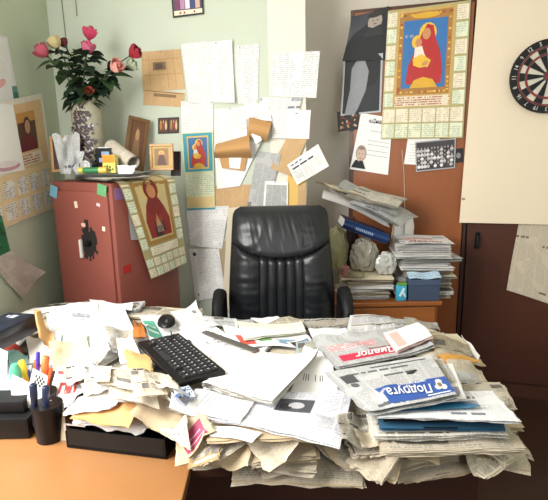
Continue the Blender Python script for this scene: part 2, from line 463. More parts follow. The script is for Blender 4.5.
def bw_head(s):
    s.poly([(.0, .36), (.12, .60), (.40, .74), (.62, 1), (1, 1), (1, .0), (.0, .0)], col('1c1d22'), 2)
    s.ell(.66, .78, .19, .16, col('a5988e'), 3); s.ell(.66, .92, .21, .06, col('2c2826'), 4)
    s.ell(.61, .80, .03, .008, col('2a2422'), 5); s.ell(.72, .80, .03, .008, col('2a2422'), 5); s.ell(.665, .735, .05, .010, col('5a3f3c'), 5)
    s.poly([(.50, .70), (.62, .66), (.80, .70), (.9, .5), (.4, .5)], col('26272c'), 4)
wp('portrait_photo', 'black and white portrait of an old person in dark clothes left of the large calendar', 'photo', 'W', [(352, 18), (389, 6), (386, 60), (343, 62)], col('3f434a'), .004, bw_head, curl=(.03, 0, 0, .03), nu=10, nv=10)
def bw_two(s):
    s.rect(.04, .03, .95, .96, col('23262c'), 2)
    s.poly([(.10, .0), (.20, .45), (.22, .80), (.36, .95), (.55, .92), (.66, .72), (.60, .40), (.42, .10), (.34, .0)], col('8d8f94'), 3)
    s.poly([(.55, .92), (.66, .72), (.62, .45), (.82, .50), (.95, .70), (.95, .9)], col('17181c'), 4)
wp('close_up_photo', 'black and white close-up photo of a bearded figure below the old person\'s portrait', 'photo', 'W', [(344, 58), (383, 53), (381, 112), (341, 116)], col('b9bbbd'), .007, bw_two, curl=(0, 0, 0, .02))
def crowd(s, a='5a2a22', b='b58a5c'):
    random.seed(8)
    for k in range(40):
        s.ell(random.uniform(.1, .9), random.uniform(.15, .85), .05, .06, col(random.choice((a, b, '8a3b30', '2a2a2e', 'c9a184'))), 2 + k % 5, 7)
wp('small_group_photo', 'small dark colour photo of a group stuck at the wardrobe edge', 'photo', 'W', [(337, 112), (359, 110), (358, 129), (338, 132)], col('1c1a1c'), .010, crowd)
def door_page(s):
    INK = col('24242a')
    s.text('«Диалог»', .28, .85, .99, .94, INK, 2, .4, .02)
    for y in (.72, .55, .48, .38, .30):
        s.rect(.36, y, .95, y + .008, col('8a8a8e'), 1)
    s.poly([(.02, .04), (.10, .18), (.30, .18), (.40, .04)], col('1a1b20'), 3)
    s.ell(.22, .31, .15, .15, col('a8a29c'), 2, rot=.1); s.ell(.22, .28, .105, .125, col('d3b2a0'), 3); s.ell(.21, .40, .10, .03, col('8b7868'), 4)
    s.ell(.17, .30, .02, .007, col('4a3830'), 5); s.ell(.26, .30, .02, .007, col('4a3830'), 5); s.ell(.22, .22, .035, .006, col('8a4a44'), 5)
wp('typed_page', 'white page with a heading and a small man\'s portrait taped on the wardrobe', 'page', 'W', [(361, 113), (393, 118), (388, 175), (350, 169)], WHITE, .006, door_page, curl=(0, 0, 0, .012), nu=8, nv=10)
def white_lines(s):
    for k in range(7): s.rect(.1, .12 + k * .1, .6, .13 + k * .1, col('9a9a9e'), 1)
wp('blank_page', 'white page half hidden behind the group photo on the wardrobe', 'page', 'W', [(408, 137), (440, 136), (436, 166), (404, 164)], WHITE, .004, white_lines)
def school(s):
    random.seed(3)
    s.rect(.03, .04, .97, .96, col('3c3a3d'), 1)
    for j in range(5):
        for i in range(11):
            x = .08 + i * .082 + random.uniform(-.01, .01); y = .72 - j * .13
            s.ell(x, y - .05, .045, .06, col(random.choice(('d8d6d6', '2a282b', 'e8e6e6', '4a474a', 'bdbabc'))), 2 + (4 - j) % 2, 7)
            s.ell(x, y + .03, .018, .04, col('a39a98'), 4, 7)
wp('group_photo', 'black and white photo of a crowd in rows under the large calendar', 'photo', 'W', [(415, 142), (456, 138), (455, 168), (416, 172)], col('a9a7a8'), .010, school, curl=(.01, 0, 0, .01))
wp('dark_clipping', 'small dark patch with a round mark beside the crowd photo', 'clipping', 'W', [(454, 149), (463, 148), (463, 162), (454, 163)], col('1d1d20'), .006, lambda s: s.ell(.5, .5, .25, .2, col('8a8a8e'), 2))
# cream card with its folds
def card(s):
    s.rect(.005, .10, .03, .11, col('9c8a66'), 1)
wp('cream_card', 'large cream card hung over the right wardrobe door behind the dartboard', 'card', 'W', [(479, -22), (600, -40), (600, 226), (459, 222)], PANEL, .020, card, nu=16, nv=16, wav=.008, curl=(0, 0, 0, .02))
def yel(s): s.rect(.04, .03, .97, .97, AGED, 1)
wp('newspaper_page', 'yellowed newspaper page fixed low on the right wardrobe door', 'newspaper', 'W', [(521, 212), (590, 212), (590, 318), (506, 289)], AGED, .008, None, curl=(0, 0, 0, .02))

# dartboard
dc = on_plane(549, 76, WP0 + NW * .066, NW)
db = thing('dartboard', 'round black and cream dartboard with red rings hanging on the cream card', 'dartboard', dc, math.atan2(-.30, 1))
RAD = .180
mb = MB(); mb.lathe([(RAD * .985, 0), (RAD, .006), (RAD, .026), (RAD * .99, .030), (0, .030)], n=64)
mb.M = Matrix.Identity(4)
rot = Matrix.Rotation(PI / 2, 4, 'X')
def rotd(mb): mb.v = [tuple(rot @ Vector(p)) for p in mb.v]; return mb
o = rotd(mb).build('board', col('121213', .8), db, smooth=True); o.location = (0, .028, 0)
o.location = (0, .03, 0)
def ring(r0, r1, k, z=.0006, n=4):
    V = []; F = []
    for i in range(n + 1):
        q = PI / 2 - PI / 20 + (k + i / n) * PI / 10
        V += [(r0 * math.cos(q), -z, r0 * math.sin(q)), (r1 * math.cos(q), -z, r1 * math.sin(q))]
    for i in range(n): F.append((2 * i, 2 * i + 1, 2 * i + 3, 2 * i + 2))
    return V, F
cw, cb, cr, cg = col('c9c2b2', .85), col('17171a', .85), col('8e2b28', .8), col('6d2f2c', .8)
mb = MB()
for k in range(20):
    a = 0 if k % 2 else 1
    for r0, r1, mi in ((.15, .56, 1 - a), (.56, .62, 3 - a), (.62, .76, 1 - a), (.76, .81, 3 - a)):
        V, F = ring(r0 * RAD, r1 * RAD, k); mb.add(V, F, mi)
for k in range(20):
    V, F = ring(.06 * RAD, .13 * RAD, k); mb.add(V, F, 3)
    V, F = ring(0, .06 * RAD, k); mb.add(V, F, 2)
mb.build('scoring_face', [cw, cb, cr, cg], db)
NUM = '20 1 18 4 13 6 10 15 2 17 3 19 7 16 8 11 14 9 12 5'.split()
for k, t in enumerate(NUM):
    V, F, asp = text_geo(t, 0, .01); q = PI / 2 - k * PI / 10; hh = .020; ww = hh * asp * (.8 if len(t) < 2 else .9)
    pts = []
    for a, b in V:
        x = (a - .5) * ww; y = (b - .5) * hh; r = q - PI / 2
        pts.append((RAD * .895 * math.cos(q) + x * math.cos(r) - y * math.sin(r), -.0012, RAD * .895 * math.sin(q) + x * math.sin(r) + y * math.cos(r)))
    mb = MB(); mb.add(pts, F); mb.build('number', col('c6c3ba', .5), db)
mb = MB()
for k in range(20):
    q = PI / 2 - PI / 20 + k * PI / 10; mb.tube([(RAD * .13 * math.cos(q), -.002, RAD * .13 * math.sin(q)), (RAD * .82 * math.cos(q), -.002, RAD * .82 * math.sin(q))], .0009, 4)
for r in (.13, .56, .62, .76, .81): mb.tube([(RAD * r * math.cos(2 * PI * i / 48), -.002, RAD * r * math.sin(2 * PI * i / 48)) for i in range(49)], .0008, 4, cap=False)
mb.build('wire_spider', col('9a9a9c', .3, metal=.8), db)

# ------------------------------------------------------------------ left wall
def marks(s):
    s.rect(.02, .05, .90, .97, col('e3e1df'), 1)
    s.ell(.35, .28, .22, .06, col('e3a9a4'), 2, rot=.3); s.ell(.1, .22, .10, .04, col('d98d8a'), 3)
    s.rect(.78, .02, 1.0, .22, col('5f8f86'), 2)
    s.rect(.80, .02, 1.0, .12, col('3f7068'), 3)
wp('faded_poster', 'faded pale poster with a pink blossom high on the left wall', 'poster', 'L', [(-8, 34), (7, 37), (19, 99), (-8, 104)], col('dcdcdc'), .004, marks)
def portcal(s):
    s.rect(.42, .02, .955, .955, col('dcb88a'), 1)
    portrait(s, .50, .56, .80, .88, col('5b3a28'), '6f1f2a', 'b98a6c', '3a2620', 2)
    s.rect(.50, .80, .80, .88, col('c98e48'), 3)
    s.rect(.50, .44, .86, .54, REDT, 2)
    s.rect(.0, .01, .97, .42, col('e4cb9c'), 2)
    for j in range(2):
        for i in range(5):
            s.rect(.02 + i * .19, .04 + j * .18, .17 + i * .19, .185 + j * .18, MONB, 3)
wp('portrait_calendar', 'cream and orange calendar with a robed portrait on the left wall', 'calendar', 'L', [(-22, 107), (42, 93), (57, 207), (-10, 234)], col('e6ddd0'), .005, portcal, nu=12, nv=10)
def oval(s):
    s.ell(.45, .10, .42, .07, col('c99aa8'), 2); s.ell(.45, .13, .36, .05, col('e8e0e2'), 3)
wp('white_notice', 'white notice sheet with a pinkish oval over the portrait calendar', 'notice', 'L', [(-12, 102), (13, 105), (25, 170), (-8, 176)], WHITE, .009, oval)
def green(s):
    random.seed(2)
    s.rect(.05, .04, .93, .97, col('1f6b45'), 1)
    for k in range(14): s.ell(random.uniform(.1, .85), random.uniform(.1, .9), .12, .05, col(random.choice(('2f8a55', '154a34', '6fb58a'))), 2 + k % 4, 8)
wp('green_card', 'dark green patterned card low on the left wall beneath the portrait calendar', 'card', 'L', [(-14, 205), (2, 216), (11, 253), (-14, 265)], col('4a7a62'), .011, green)
wp('handwritten_sheet', 'faded sheet of lines curling off the left wall just above the desk heap', 'sheet', 'L', [(-12, 262), (12, 250), (40, 272), (24, 300)], paper('faded_lined_paper', 'cfc6bc', '8a8490', .008, .2, .5), .012, None, curl=(.02, 0, .03, 0))

# ------------------------------------------------------------------ back wall
def photo3(s):
    s.rect(.04, .30, .93, 1, col('5a4658'), 1); random.seed(5)
    for i, c in enumerate(('7a3f5e', 'b98ab0', 'e8e0e6', '3c4a7a', 'd0b0a0')):
        s.rect(.10 + i * .16, .32, .24 + i * .16, .9, col(c), 2); s.ell(.17 + i * .16, .9, .05, .09, col('c99a80'), 3)
    s.rect(.05, .08, .95, .28, col('e9dfc8'), 1)
    for x in (.25, .38, .7): s.ell(x, .17, .03, .05, col('a03838'), 2)
wp('group_photo', 'bright colour photo of people in festive dress high on the back wall', 'photo', 'B', [(171, -6), (203, -8), (204, 14), (173, 18)], col('2c241f'), .008, photo3)
def clip1(s):
    s.rect(.28, .52, .60, .72, col('8a6a48'), 2); s.rect(.34, .55, .52, .68, col('5f4a3a'), 3)
    for x in (.18, .62, .80): s.rect(x, .05, x + .006, .95, col('a9783e'), 1)
    for y in (.40, .78): s.rect(.03, y, .97, y + .012, col('b08048'), 1)
wp('newspaper_clipping', 'yellowed square newspaper clipping with a small central picture on the back wall', 'clipping', 'B', [(141, 52), (180, 49), (185, 89), (143, 92)], CLIP, .004, clip1, pin=[(.5, .97)])
def clip2(s):
    s.rect(.25, .60, .80, .80, col('8a6844'), 2); s.rect(.03, .90, .97, .94, col('6a4a2c'), 2)
wp('newspaper_clipping', 'narrow yellowed newspaper strip under the square clipping', 'clipping', 'B', [(144, 89), (185, 93), (183, 107), (143, 105)], CLIP, .003, clip2)
def diptych(s):
    for a in (.04, .53):
        s.rect(a, .08, a + .43, .92, col('5a2f20'), 1)
        for i in range(3): s.ell(a + .10 + i * .12, .5, .05, .28, col(('b08038', '9a3a2a', 'd8c090')[i]), 2 + i % 2); s.ell(a + .10 + i * .12, .74, .03, .09, col('caa060'), 4)
wp('icon_card', 'tiny dark double picture card under the yellowed clippings', 'card', 'B', [(158, 118), (179, 117), (179, 133), (158, 134)], col('1e1c1c'), .004, diptych)
def tbl(s):
    for i in range(9): s.rect(.10, .16 + i * .08, .88, .165 + i * .08, col('b8b8bd'), 1)
    s.rect(.55, .1, .56, .9, col('b8b8bd'), 1)
wp('typed_sheet', 'big white sheet with a typed table, pinned above the blue icon calendar', 'sheet', 'B', [(205, 42), (232, 40), (235, 103), (205, 102)], WTEXT, .009, tbl, pin=[(.4, .97)], curl=(0, .012, .02, 0))
wp('typed_sheet', 'white typed sheet pinned directly right of the square yellow clipping', 'sheet', 'B', [(181, 44), (208, 41), (210, 104), (189, 103)], WTEXT, .006, None, curl=(0, 0, 0, .01))
wp('list_sheet', 'white sheet with a long typed list, next right of the typed table sheet', 'sheet', 'B', [(235, 46), (259, 44), (258, 103), (238, 104)], WLIST, .004, None, pin=[(.2, .97)])
wp('list_sheet', 'white two-column list sheet sticking out past the wall corner', 'sheet', 'B', [(273, 53), (320, 51), (316, 98), (270, 96)], WLIST, .006, None, curl=(0, .0, .015, 0))
wp('typed_sheet', 'white typed sheet just above the blue icon calendar and under the table sheet', 'sheet', 'B', [(181, 101), (213, 103), (213, 134), (182, 134)], WTEXT, .0045, None)
wp('typed_sheet', 'white typed sheet right above the curled brown envelope', 'sheet', 'B', [(214, 109), (246, 106), (248, 152), (214, 152)], WTEXT, .0055, None, pin=[(.5, .97)])
def cal_blue(s):
    T = col('3d98a8')
    s.rect(.04, .50, .96, .985, T, 1); s.rect(.16, .53, .84, .95, col('d8b45c'), 2)
    mother_child(s, .20, .55, .80, .93, col('3c6fa0'), col('b43a2c'), col('f0c640'), lay=3)
    for j in range(2):
        for i in range(5): s.rect(.04 + i * .19, .20 + j * .14, .20 + i * .19, .33 + j * .14, MON, 2)
    s.rect(.03, .03, .97, .17, col('e0c58a'), 2); s.rect(.0, .0, 1, .02, T, 2)
wp('wall_calendar', 'small turquoise icon calendar among the sheets on the back wall', 'calendar', 'B', [(181, 133), (213, 131), (215, 209), (187, 210)], col('d3ddb0'), .012, cal_blue, nu=6, nv=12)
wp('plain_sheet', 'grey-white sheet under the turquoise calendar with crumpled film over it', 'sheet', 'B', [(186, 206), (229, 206), (222, 249), (190, 245)], WTEXT, .006, None, wav=.01)
wp('form_sheet', 'typed form sheet hanging lowest on the back wall left of the chair', 'sheet', 'B', [(189, 249), (219, 249), (226, 296), (196, 301)], WTEXT, .009, lambda s: (s.ell(.16, .90, .06, .04, col('55555c'), 1), s.rect(.1, .1, .14, .14, col('44444a'), 1)), curl=(0, 0, .01, .01))
wp('cream_card', 'narrow cream card strip between the lowest form sheet and the chair', 'card', 'B', [(216, 243), (230, 240), (226, 310), (214, 310)], TAN, .005)
wp('long_sheet', 'long pale sheet strip right beside the chair back\'s left edge', 'sheet', 'B', [(228, 208), (246, 206), (240, 310), (222, 310)], CREAM, .008, None, wav=.01)
wp('tan_card', 'tan card showing above the long pale strip, left of the chair top', 'card', 'B', [(212, 186), (262, 184), (262, 212), (214, 213)], CLIP, .003)
wp('folded_sheet', 'white angled sheet hanging below the curled brown envelope', 'sheet', 'B', [(214, 148), (262, 140), (240, 186), (217, 189)], WHITE, .010, None, curl=(0, .02, 0, 0))
# curled kraft envelope: a half rolled tube of brown paper
def rollP(cs, n, r):
    TL, TR, BR, BL = cs
    def P(a, b, off=0):
        p = (TL * (1 - a) + TR * a) * b + (BL * (1 - a) + BR * a) * (1 - b)
        return p + n * (r * math.sin(PI * b) * (1 + .5 * a) + off)
    return P
q0 = planes['B'][0] + NB * .02
cs = [on_plane(x, y, q0, NB) for x, y in ((216, 144), (249, 135), (252, 158), (215, 158))]
s = Sheet(rollP(cs, NB, .05), .18, .12, 10, 12); s.base(KRAFT)
tag(s.build('brown_envelope'), 'curled open brown envelope bulging off the back wall', 'envelope')
wp('brown_flap', 'brown paper flap hanging under the curled envelope', 'paper', 'B', [(219, 156), (247, 157), (244, 171), (222, 168)], KRAFT, .022, lambda s: s.rect(.35, .1, .8, .95, WHITE, 1))
cs = [on_plane(x, y, q0, NB) for x, y in ((249, 117), (272, 122), (266, 142), (248, 137))]
s = Sheet(rollP(cs, NB, .035), .12, .1, 8, 10); s.base(KRAFT)
tag(s.build('torn_envelope'), 'torn brown envelope under the small folded sheets', 'envelope')
wp('small_note', 'little white note stuck between the two brown envelopes', 'note', 'B', [(251, 134), (258, 131), (262, 140), (256, 144)], WHITE, .045)
wp('folded_sheets', 'pale folded sheets tucked under the long list sheet', 'sheet', 'B', [(262, 97), (302, 98), (298, 114), (252, 118)], NEWSW, .012, None, curl=(0, 0, .01, .02))
wp('folded_sheet', 'white folded sheet above the torn brown envelope', 'sheet', 'B', [(244, 103), (268, 104), (272, 121), (247, 119)], WHITE, .016, None, curl=(0, 0, .02, 0))
wp('newsprint_page', 'white printed page over the brown board near the wall corner', 'page', 'B', [(272, 108), (311, 110), (309, 139), (272, 138)], WTEXT, .018, lambda s: s.rect(.50, .03, .98, .95, WHITE, 1))
wp('brown_board', 'orange-brown board piece behind the tilted leaflet', 'board', 'B', [(287, 138), (307, 139), (291, 176), (270, 168)], CLIP, .014, None)
wp('yellow_paper', 'pale yellow paper hanging at the wall corner below the leaflet', 'paper', 'B', [(289, 170), (305, 178), (306, 209), (284, 209)], paper('yellow_paper', 'ecc878', var=.1, tint='d9a855'), .006, lambda s: s.rect(.60, .05, .98, .75, CLIP, 1))
wp('grey_newspaper', 'grey newspaper strip hanging left of the small notebook page', 'newspaper', 'B', [(257, 151), (281, 154), (268, 208), (247, 208)], NEWSG, .011, None, curl=(0, .01, 0, .01))
def leaflet(s):
    K = col('4a4a50')
    for (a, b, c, d) in ((.08, .80, .46, .89), (.08, .66, .74, .76)):
        s.rect(a, b, c, d, paper('bold_heading_print', 'eeedf0', '34343a', .03, .9, .95, var=0, wscale=60), 2)
    s.rect(.05, .06, .30, .58, WLIST, 1); s.rect(.34, .06, .64, .58, WTEXT, 1); s.rect(.72, .2, .95, .60, WTEXT, 1)
wp('leaflet', 'white leaflet with bold headline tilted at the wall corner', 'leaflet', 'B', [(287, 165), (318, 144), (329, 166), (297, 185)], WHITE, .024, leaflet, curl=(0, .01, 0, 0))
def nb(s):
    s.rect(.08, .06, .94, .88, NEWSG, 1); s.ell(.45, .96, .03, .012, col('2a2a2c'), 2)
wp('notebook_page', 'small framed-looking white page pinned just above the chair top', 'page', 'B', [(265, 181), (288, 182), (288, 209), (263, 209)], WHITE, .016, nb)
# cable running down the back wall corner
def wall_line(name, label, pts, r, m, pl='B', d=.006):
    p0, n = planes[pl]; P = [on_plane(x, y, p0 + n * d, n) for x, y in pts]
    mb = MB(); mb.tube(P, r, 6); return tag(mb.build(name, m, smooth=True), label, 'cable')
wall_line('wall_cable', 'thin dark cable running down the corner of the left wall', [(61, -5), (66, 40), (69, 60), (72, 110)], .0022, col('7c8370'), 'B')
wall_line('wall_cable', 'short thin cable high on the back wall right of the corner', [(75, -5), (77, 16)], .002, col('7c8370'), 'B')
wall_line('white_string', 'thin white string hanging down the left wardrobe door', [(402, 150), (404, 172), (405, 215)], .0015, col('d8cfc0'), 'W')
# ================================================================== flat folded papers: several leaves in one folded newspaper
ORD = ['topmost', 'second', 'third', 'fourth', 'fifth', 'sixth', 'seventh', 'eighth', 'ninth', 'tenth', 'eleventh', 'twelfth', 'thirteenth', 'fourteenth', 'fifteenth', 'sixteenth']
def bundle(name, label, cat, c, w_, d_, rot, z0, n, gap, mats, jit=.004, wob=.002, group=None, base=None, slope=(0, 0), nu=8, nv=6):
    mb = MB(); sd = random.random() * 50
    for k in range(n):
        dx, dy = random.uniform(-jit, jit), random.uniform(-jit, jit); r = rot + random.uniform(-jit, jit) * 4
        cr, sr = math.cos(r), math.sin(r); ww, dd = w_ * random.uniform(.96, 1), d_ * random.uniform(.95, 1)
        def fn(a, b, k=k):
            x, y = (a - .5) * ww + dx, (b - .5) * dd + dy
            ed = max(abs(a - .5), abs(b - .5)) * 2
            j = noise.noise(Vector((a * 6 + sd, b * 6, k * 1.7))) * jit * .8 * (ed > .95)
            x += j; y += j
            X = c[0] + x * cr - y * sr; Y = c[1] + x * sr + y * cr
            zz = z0 + k * gap + wob * noise.noise(Vector((X * 9 + sd, Y * 9, k * .15))) + x * slope[0] + y * slope[1]
            zz -= max(0, ed - .8) * wob * 3 * (1 - k / max(1, n))*.5
            if base: zz = max(zz, base(X, Y) + k * gap)
            return (X, Y, zz)
        mb.grid(fn, nu, nv, 0 if len(mats) == 1 else k % len(mats), lambda a, b: (a * w_, b * d_))
    return tag(mb.build(name, mats, smooth=True, angle=80), label, cat, group)

# ================================================================== SAFE in the left corner
CX, CY = -.69, 2.15
ZT = at_y(113, 183, CY).z
SR = R(-30)
def sp(lx, ly, z=0):
    return Vector((CX + lx * math.cos(SR) - ly * math.sin(SR), CY + lx * math.sin(SR) + ly * math.cos(SR), ZT + z))
M_SAFE = flat('red_brown_enamel', '85483e', .42, var=.06, scale=6)
safe = thing('safe', 'tall red-brown metal safe with stickers in the corner of the room', 'safe', (CX, CY, 0), SR)
mb = MB(); mb.box((-.2, .2, ZT / 2), (.4, .4, ZT), bev=.012); mb.build('body', M_SAFE, safe, smooth=True)
mb = MB(); mb.box((-.2, -.006, ZT - .53), (.36, .012, .98), bev=.004); dr = mb.build('door', M_SAFE, safe, smooth=True)
mb = MB()
for k in range(30):
    a = 2 * PI * k / 30; r = .042 + .022 * random.random()
    mb.add([(-.16, -.0130, ZT - .27), (-.16 + r * math.cos(a), -.0130, ZT - .275 + 1.35 * r * math.sin(a)), (-.16 + r * math.cos(a + .23), -.0130, ZT - .275 + 1.35 * r * math.sin(a + .23))], [(0, 2, 1)])
mb.box((-.165, -.0125, ZT - .19), (.026, .001, .05))
tag(mb.build('lock_smudge', col('1b1413', .8), dr), 'black smudge around the lock')
mb = MB(); mb.lathe([(.013, 0), (.013, .02), (.008, .03), (0, .03)], n=14); mb.v = [(p[0] - .155, -.013 - p[2], p[1] + ZT - .27) for p in mb.v]; mb.build('lock_knob', BLACKP, dr, smooth=True)
mb = MB(); mb.box((-.205, -.022, ZT - .30), (.014, .014, .085), bev=.004); mb.build('handle', col('cfc8c0', .3), dr)
for lx, z, w_, h_, c in ((-.365, -.045, .05, .055, '6fa0b8'), (-.045, -.03, .055, .05, '5f9a68'), (-.22, -.10, .02, .03, 'd8c8b0'), (-.075, -.095, .022, .014, 'c8b8c0'), (-.185, -.19, .026, .016, 'd8b0a0'), (-.055, -.20, .018, .02, 'e8d4c0')):
    mb = MB(); mb.box((lx, -.0135, ZT + z), (w_, .001, h_), rot=Matrix.Rotation(random.uniform(-.3, .3), 3, 'Y')); mb.build('sticker', col(c, .5), dr)
mb = MB(); mb.box((.0006, .04, ZT - .05), (.001, .05, .05)); mb.build('sticker', col('8a6a9a', .5), safe)
mb = MB(); mb.box((.0006, .05, ZT - .39), (.001, .05, .035)); mb.build('sticker', col('b02a24', .5), safe)

# icon calendar draped over the safe's top edge and down its side
NS = Vector((math.cos(SR), math.sin(SR), 0)); S0 = sp(0, 0) + NS * .022
cc = [on_plane(x, y, S0, NS) for x, y in ((119, 184), (174, 178), (187, 263), (150, 279))]
_P, w_, h_ = quadP(cc, NS, wav=.012)
def dragP(a, b, off=0):
    if b <= .88: return _P(a, b / .88, off)
    q = (b - .88) / .12; p = _P(a, 1, off)
    return p + Vector((0, 0, .018 * math.sin(q * PI / 2) + off)) - NS * (.10 * q)
def cal_safe(s):
    BR = col('7a5a34')
    s.rect(.16, .30, .84, .97, col('a9813f'), 1); s.rect(.22, .34, .78, .94, col('cdbb8a'), 2)
    s.ell(.49, .80, .21, .115, col('d8bd7c'), 2.5); s.poly([(.27, .36), (.25, .52), (.33, .66), (.40, .72), (.60, .72), (.68, .64), (.76, .52), (.75, .36)], col('8e2b26'), 3)
    s.ell(.49, .80, .135, .095, col('7e2824'), 4, rot=.2); s.ell(.49, .785, .080, .065, FACE, 5, rot=.2); s.poly([(.40, .74), (.49, .70), (.58, .74), (.66, .60), (.50, .54), (.34, .60)], col('7e2824'), 4.5)
    s.poly([(.44, .46), (.49, .58), (.55, .46)], FACE, 5); s.poly([(.38, .36), (.42, .50), (.60, .50), (.64, .36)], col('44262a'), 4)
    for k in range(5): s.poly([(.44 + k * .03, .40), (.445 + k * .03, .56), (.452 + k * .03, .40)], col('c8b8a8'), 6)
    for i in range(6):
        for x0 in (.01, .86): s.rect(x0, .95 - i * .115, x0 + .13, .95 - i * .115 - .098, MON if i % 3 else MONC, 2)
    s.rect(.17, .205, .84, .285, MONC, 2)
    for i in range(6):
        for j in range(2): s.rect(.01 + i * .165, .01 + j * .095, .155 + i * .165, .09 + j * .095, MON if (i + j) % 2 else MONC, 2)
s = Sheet(dragP, w_, h_ * 1.1, 10, 18); s.base(col('b0a376')); cal_safe(s)
tag(s.build('draped_calendar'), 'cream icon calendar with a red robed figure draped over the safe\'s side', 'calendar')
cc = [on_plane(x, y, sp(0, 0) + NS * .006, NS) for x, y in ((126, 190), (141, 190), (143, 240), (131, 240))]
P, w_, h_ = quadP(cc, NS); s = Sheet(P, w_, h_, 3, 4); s.base(paper('grey_sheet', 'aeb2b6'))
tag(s.build('grey_sheet'), 'grey sheet hanging on the safe behind the draped calendar', 'sheet')

# ------------------------------------------------------------------ on top of the safe
zs = 0.0
for i, (lx, ly, w_, d_, r, m, lb) in enumerate(((-.20, .20, .36, .30, .1, AGED, 'yellowed newspaper lying lowest on top of the safe'), (-.12, .12, .33, .24, -.25, NEWS, 'folded newspaper on the safe, its edge jutting over the door'),
                                    (-.16, .16, .30, .24, .35, NEWSG, 'grey folded newspaper lying topmost flat on the safe'))):
    p = sp(lx, ly, .001 + zs); bundle('folded_newspaper', lb, 'newspaper', p, w_, d_, SR + r, p.z, 3, .003, [m], .006, .002); zs += .0115
ZS = ZT + zs + .002
def on_safe(px, Y, h=0): p = at_y(px, 170, Y); return Vector((p.x, Y, ZS + h))
# vase
vc = on_safe(92, 2.50); vt = at_y(92, 101, 2.50).z - vc.z
vase = thing('vase', 'pale stoneware vase with a dark glittering front, full of roses on the safe', 'vase', vc)
prof = [(.045, 0), (.056, vt * .08), (.064, vt * .3), (.072, vt * .62), (.071, vt * .85), (.064, vt * .97), (.060, vt), (.054, vt * .99), (.054, vt * .9), (.05, vt * .6)]
MB().lathe(prof, n=32).build('vase_body', flat('stoneware', 'a9a48e', .5, var=.2, scale=40), vase, smooth=True)
mb = MB(); random.seed(21)
for k in range(340):
    q = -PI / 2 + random.gauss(0, .42); t = random.uniform(.05, .97) * (1 - .3 * abs(q + PI / 2)); rr = .054 + .018 * min(1, t / .62) - (.006 if t > .85 else 0)
    mb.box(((rr + .001) * math.cos(q), (rr + .001) * math.sin(q), t * vt), (.009, .004, .011), random.choice((0, 0, 0, 0, 0, 1, 1, 1, 2)), rot=Matrix.Rotation(random.random() * 3, 3, 'Y'))
mb.build('glitter_mosaic', [col('2c1c22', .2), col('4c2c38', .2), col('b8b0b8', .15, metal=.6)], vase)
# roses
M_STEM = col('2c4226', .6); M_LEAF = flat('rose_leaf', '26382a', .5, var=.35, scale=25); M_LEAF2 = flat('rose_leaf_light', '35502c', .5, var=.3, scale=25)
def rose(label, hx, hy, Y, hexs, rad, nleaf, dried=False):
    top = at_y(hx, hy, Y); foot = Vector((vc.x + random.uniform(-.02, .02), vc.y + random.uniform(-.02, .02), vc.z + vt * .93))
    t = thing('rose', label, 'rose', foot, 0, 'roses in the vase on the safe')
    e = top - foot; ctrl = Vector((e.x * .25, e.y * .25, e.z * .55))
    pts = [(1 - q) ** 2 * Vector((0, 0, -.03)) + 2 * q * (1 - q) * ctrl + q * q * e for q in [i / 8 for i in range(9)]]
    MB().tube(pts, .0028, 6).build('stem', M_STEM, t, smooth=True)
    ax = (pts[-1] - pts[-2]).normalized(); rotm = ax.to_track_quat('Z', 'Y').to_matrix()
    mb = MB(); m0, m1 = col(hexs[0], .6), col(hexs[1], .6)
    for sh in range(5):
        f = 1 - sh * .17; np_ = 5 if sh < 3 else 3
        for p in range(np_):
            q0 = 2 * PI * (p / np_) + sh * .9; wd = 2 * PI / np_ * .72
            def fn(a, b, f=f, q0=q0, wd=wd, sh=sh):
                z = rad * (-.7 + b * (1.75 + sh * .12)); q = q0 + (a - .5) * wd * 1.5
                rr = rad * f * (math.sin(min(1, b * 1.05 + .12) * PI * .62) ** .8) * (1 + ((.34 if sh == 0 else .2) * b ** 3 if sh < 2 else -.2 * b * b)) * (1 + .05 * math.sin(a * 9 + sh)) + .002 * sh * 0
                z -= rad * .5 * b * (abs(a - .5) * 2) ** 2
                return rotm @ Vector((rr * math.cos(q), rr * math.sin(q), z + rad * .5)) + e
            mb.grid(fn, 5, 5, 0 if sh < 2 else 1)
    mb.build('bloom', [m0, m1], t, smooth=True)
    mb = MB(); mb.lathe([(.003, -.012), (rad * .42, -.002), (rad * .6, rad * .35)], n=10); mb.v = [tuple(rotm @ Vector(p) + e) for p in mb.v]; mb.build('calyx', M_STEM, t, smooth=True)
    for k in range(nleaf):
        q = random.uniform(.28, .97); base = pts[int(q * 8)]; a = random.random() * 2 * PI; L = random.uniform(.055, .09)
        d = Vector((math.cos(a), math.sin(a) * .7, random.uniform(-.5, .35))).normalized(); sd = d.cross(Vector((0, 0, 1))).normalized()
        if sd.length < .1: sd = Vector((1, 0, 0))
        def fn(u, v, base=base, d=d, sd=sd, L=L):
            wv = math.sin(PI * min(1, v ** .8)) * L * .38
            return base + d * (.012 + v * L) + sd * (u - .5) * 2 * wv + Vector((0, 0, abs(u - .5) * wv * .8 - .25 * L * v * v))
        MB().grid(fn, 2, 6).build('leaf', M_LEAF if random.random() < .75 else M_LEAF2, t, smooth=True)
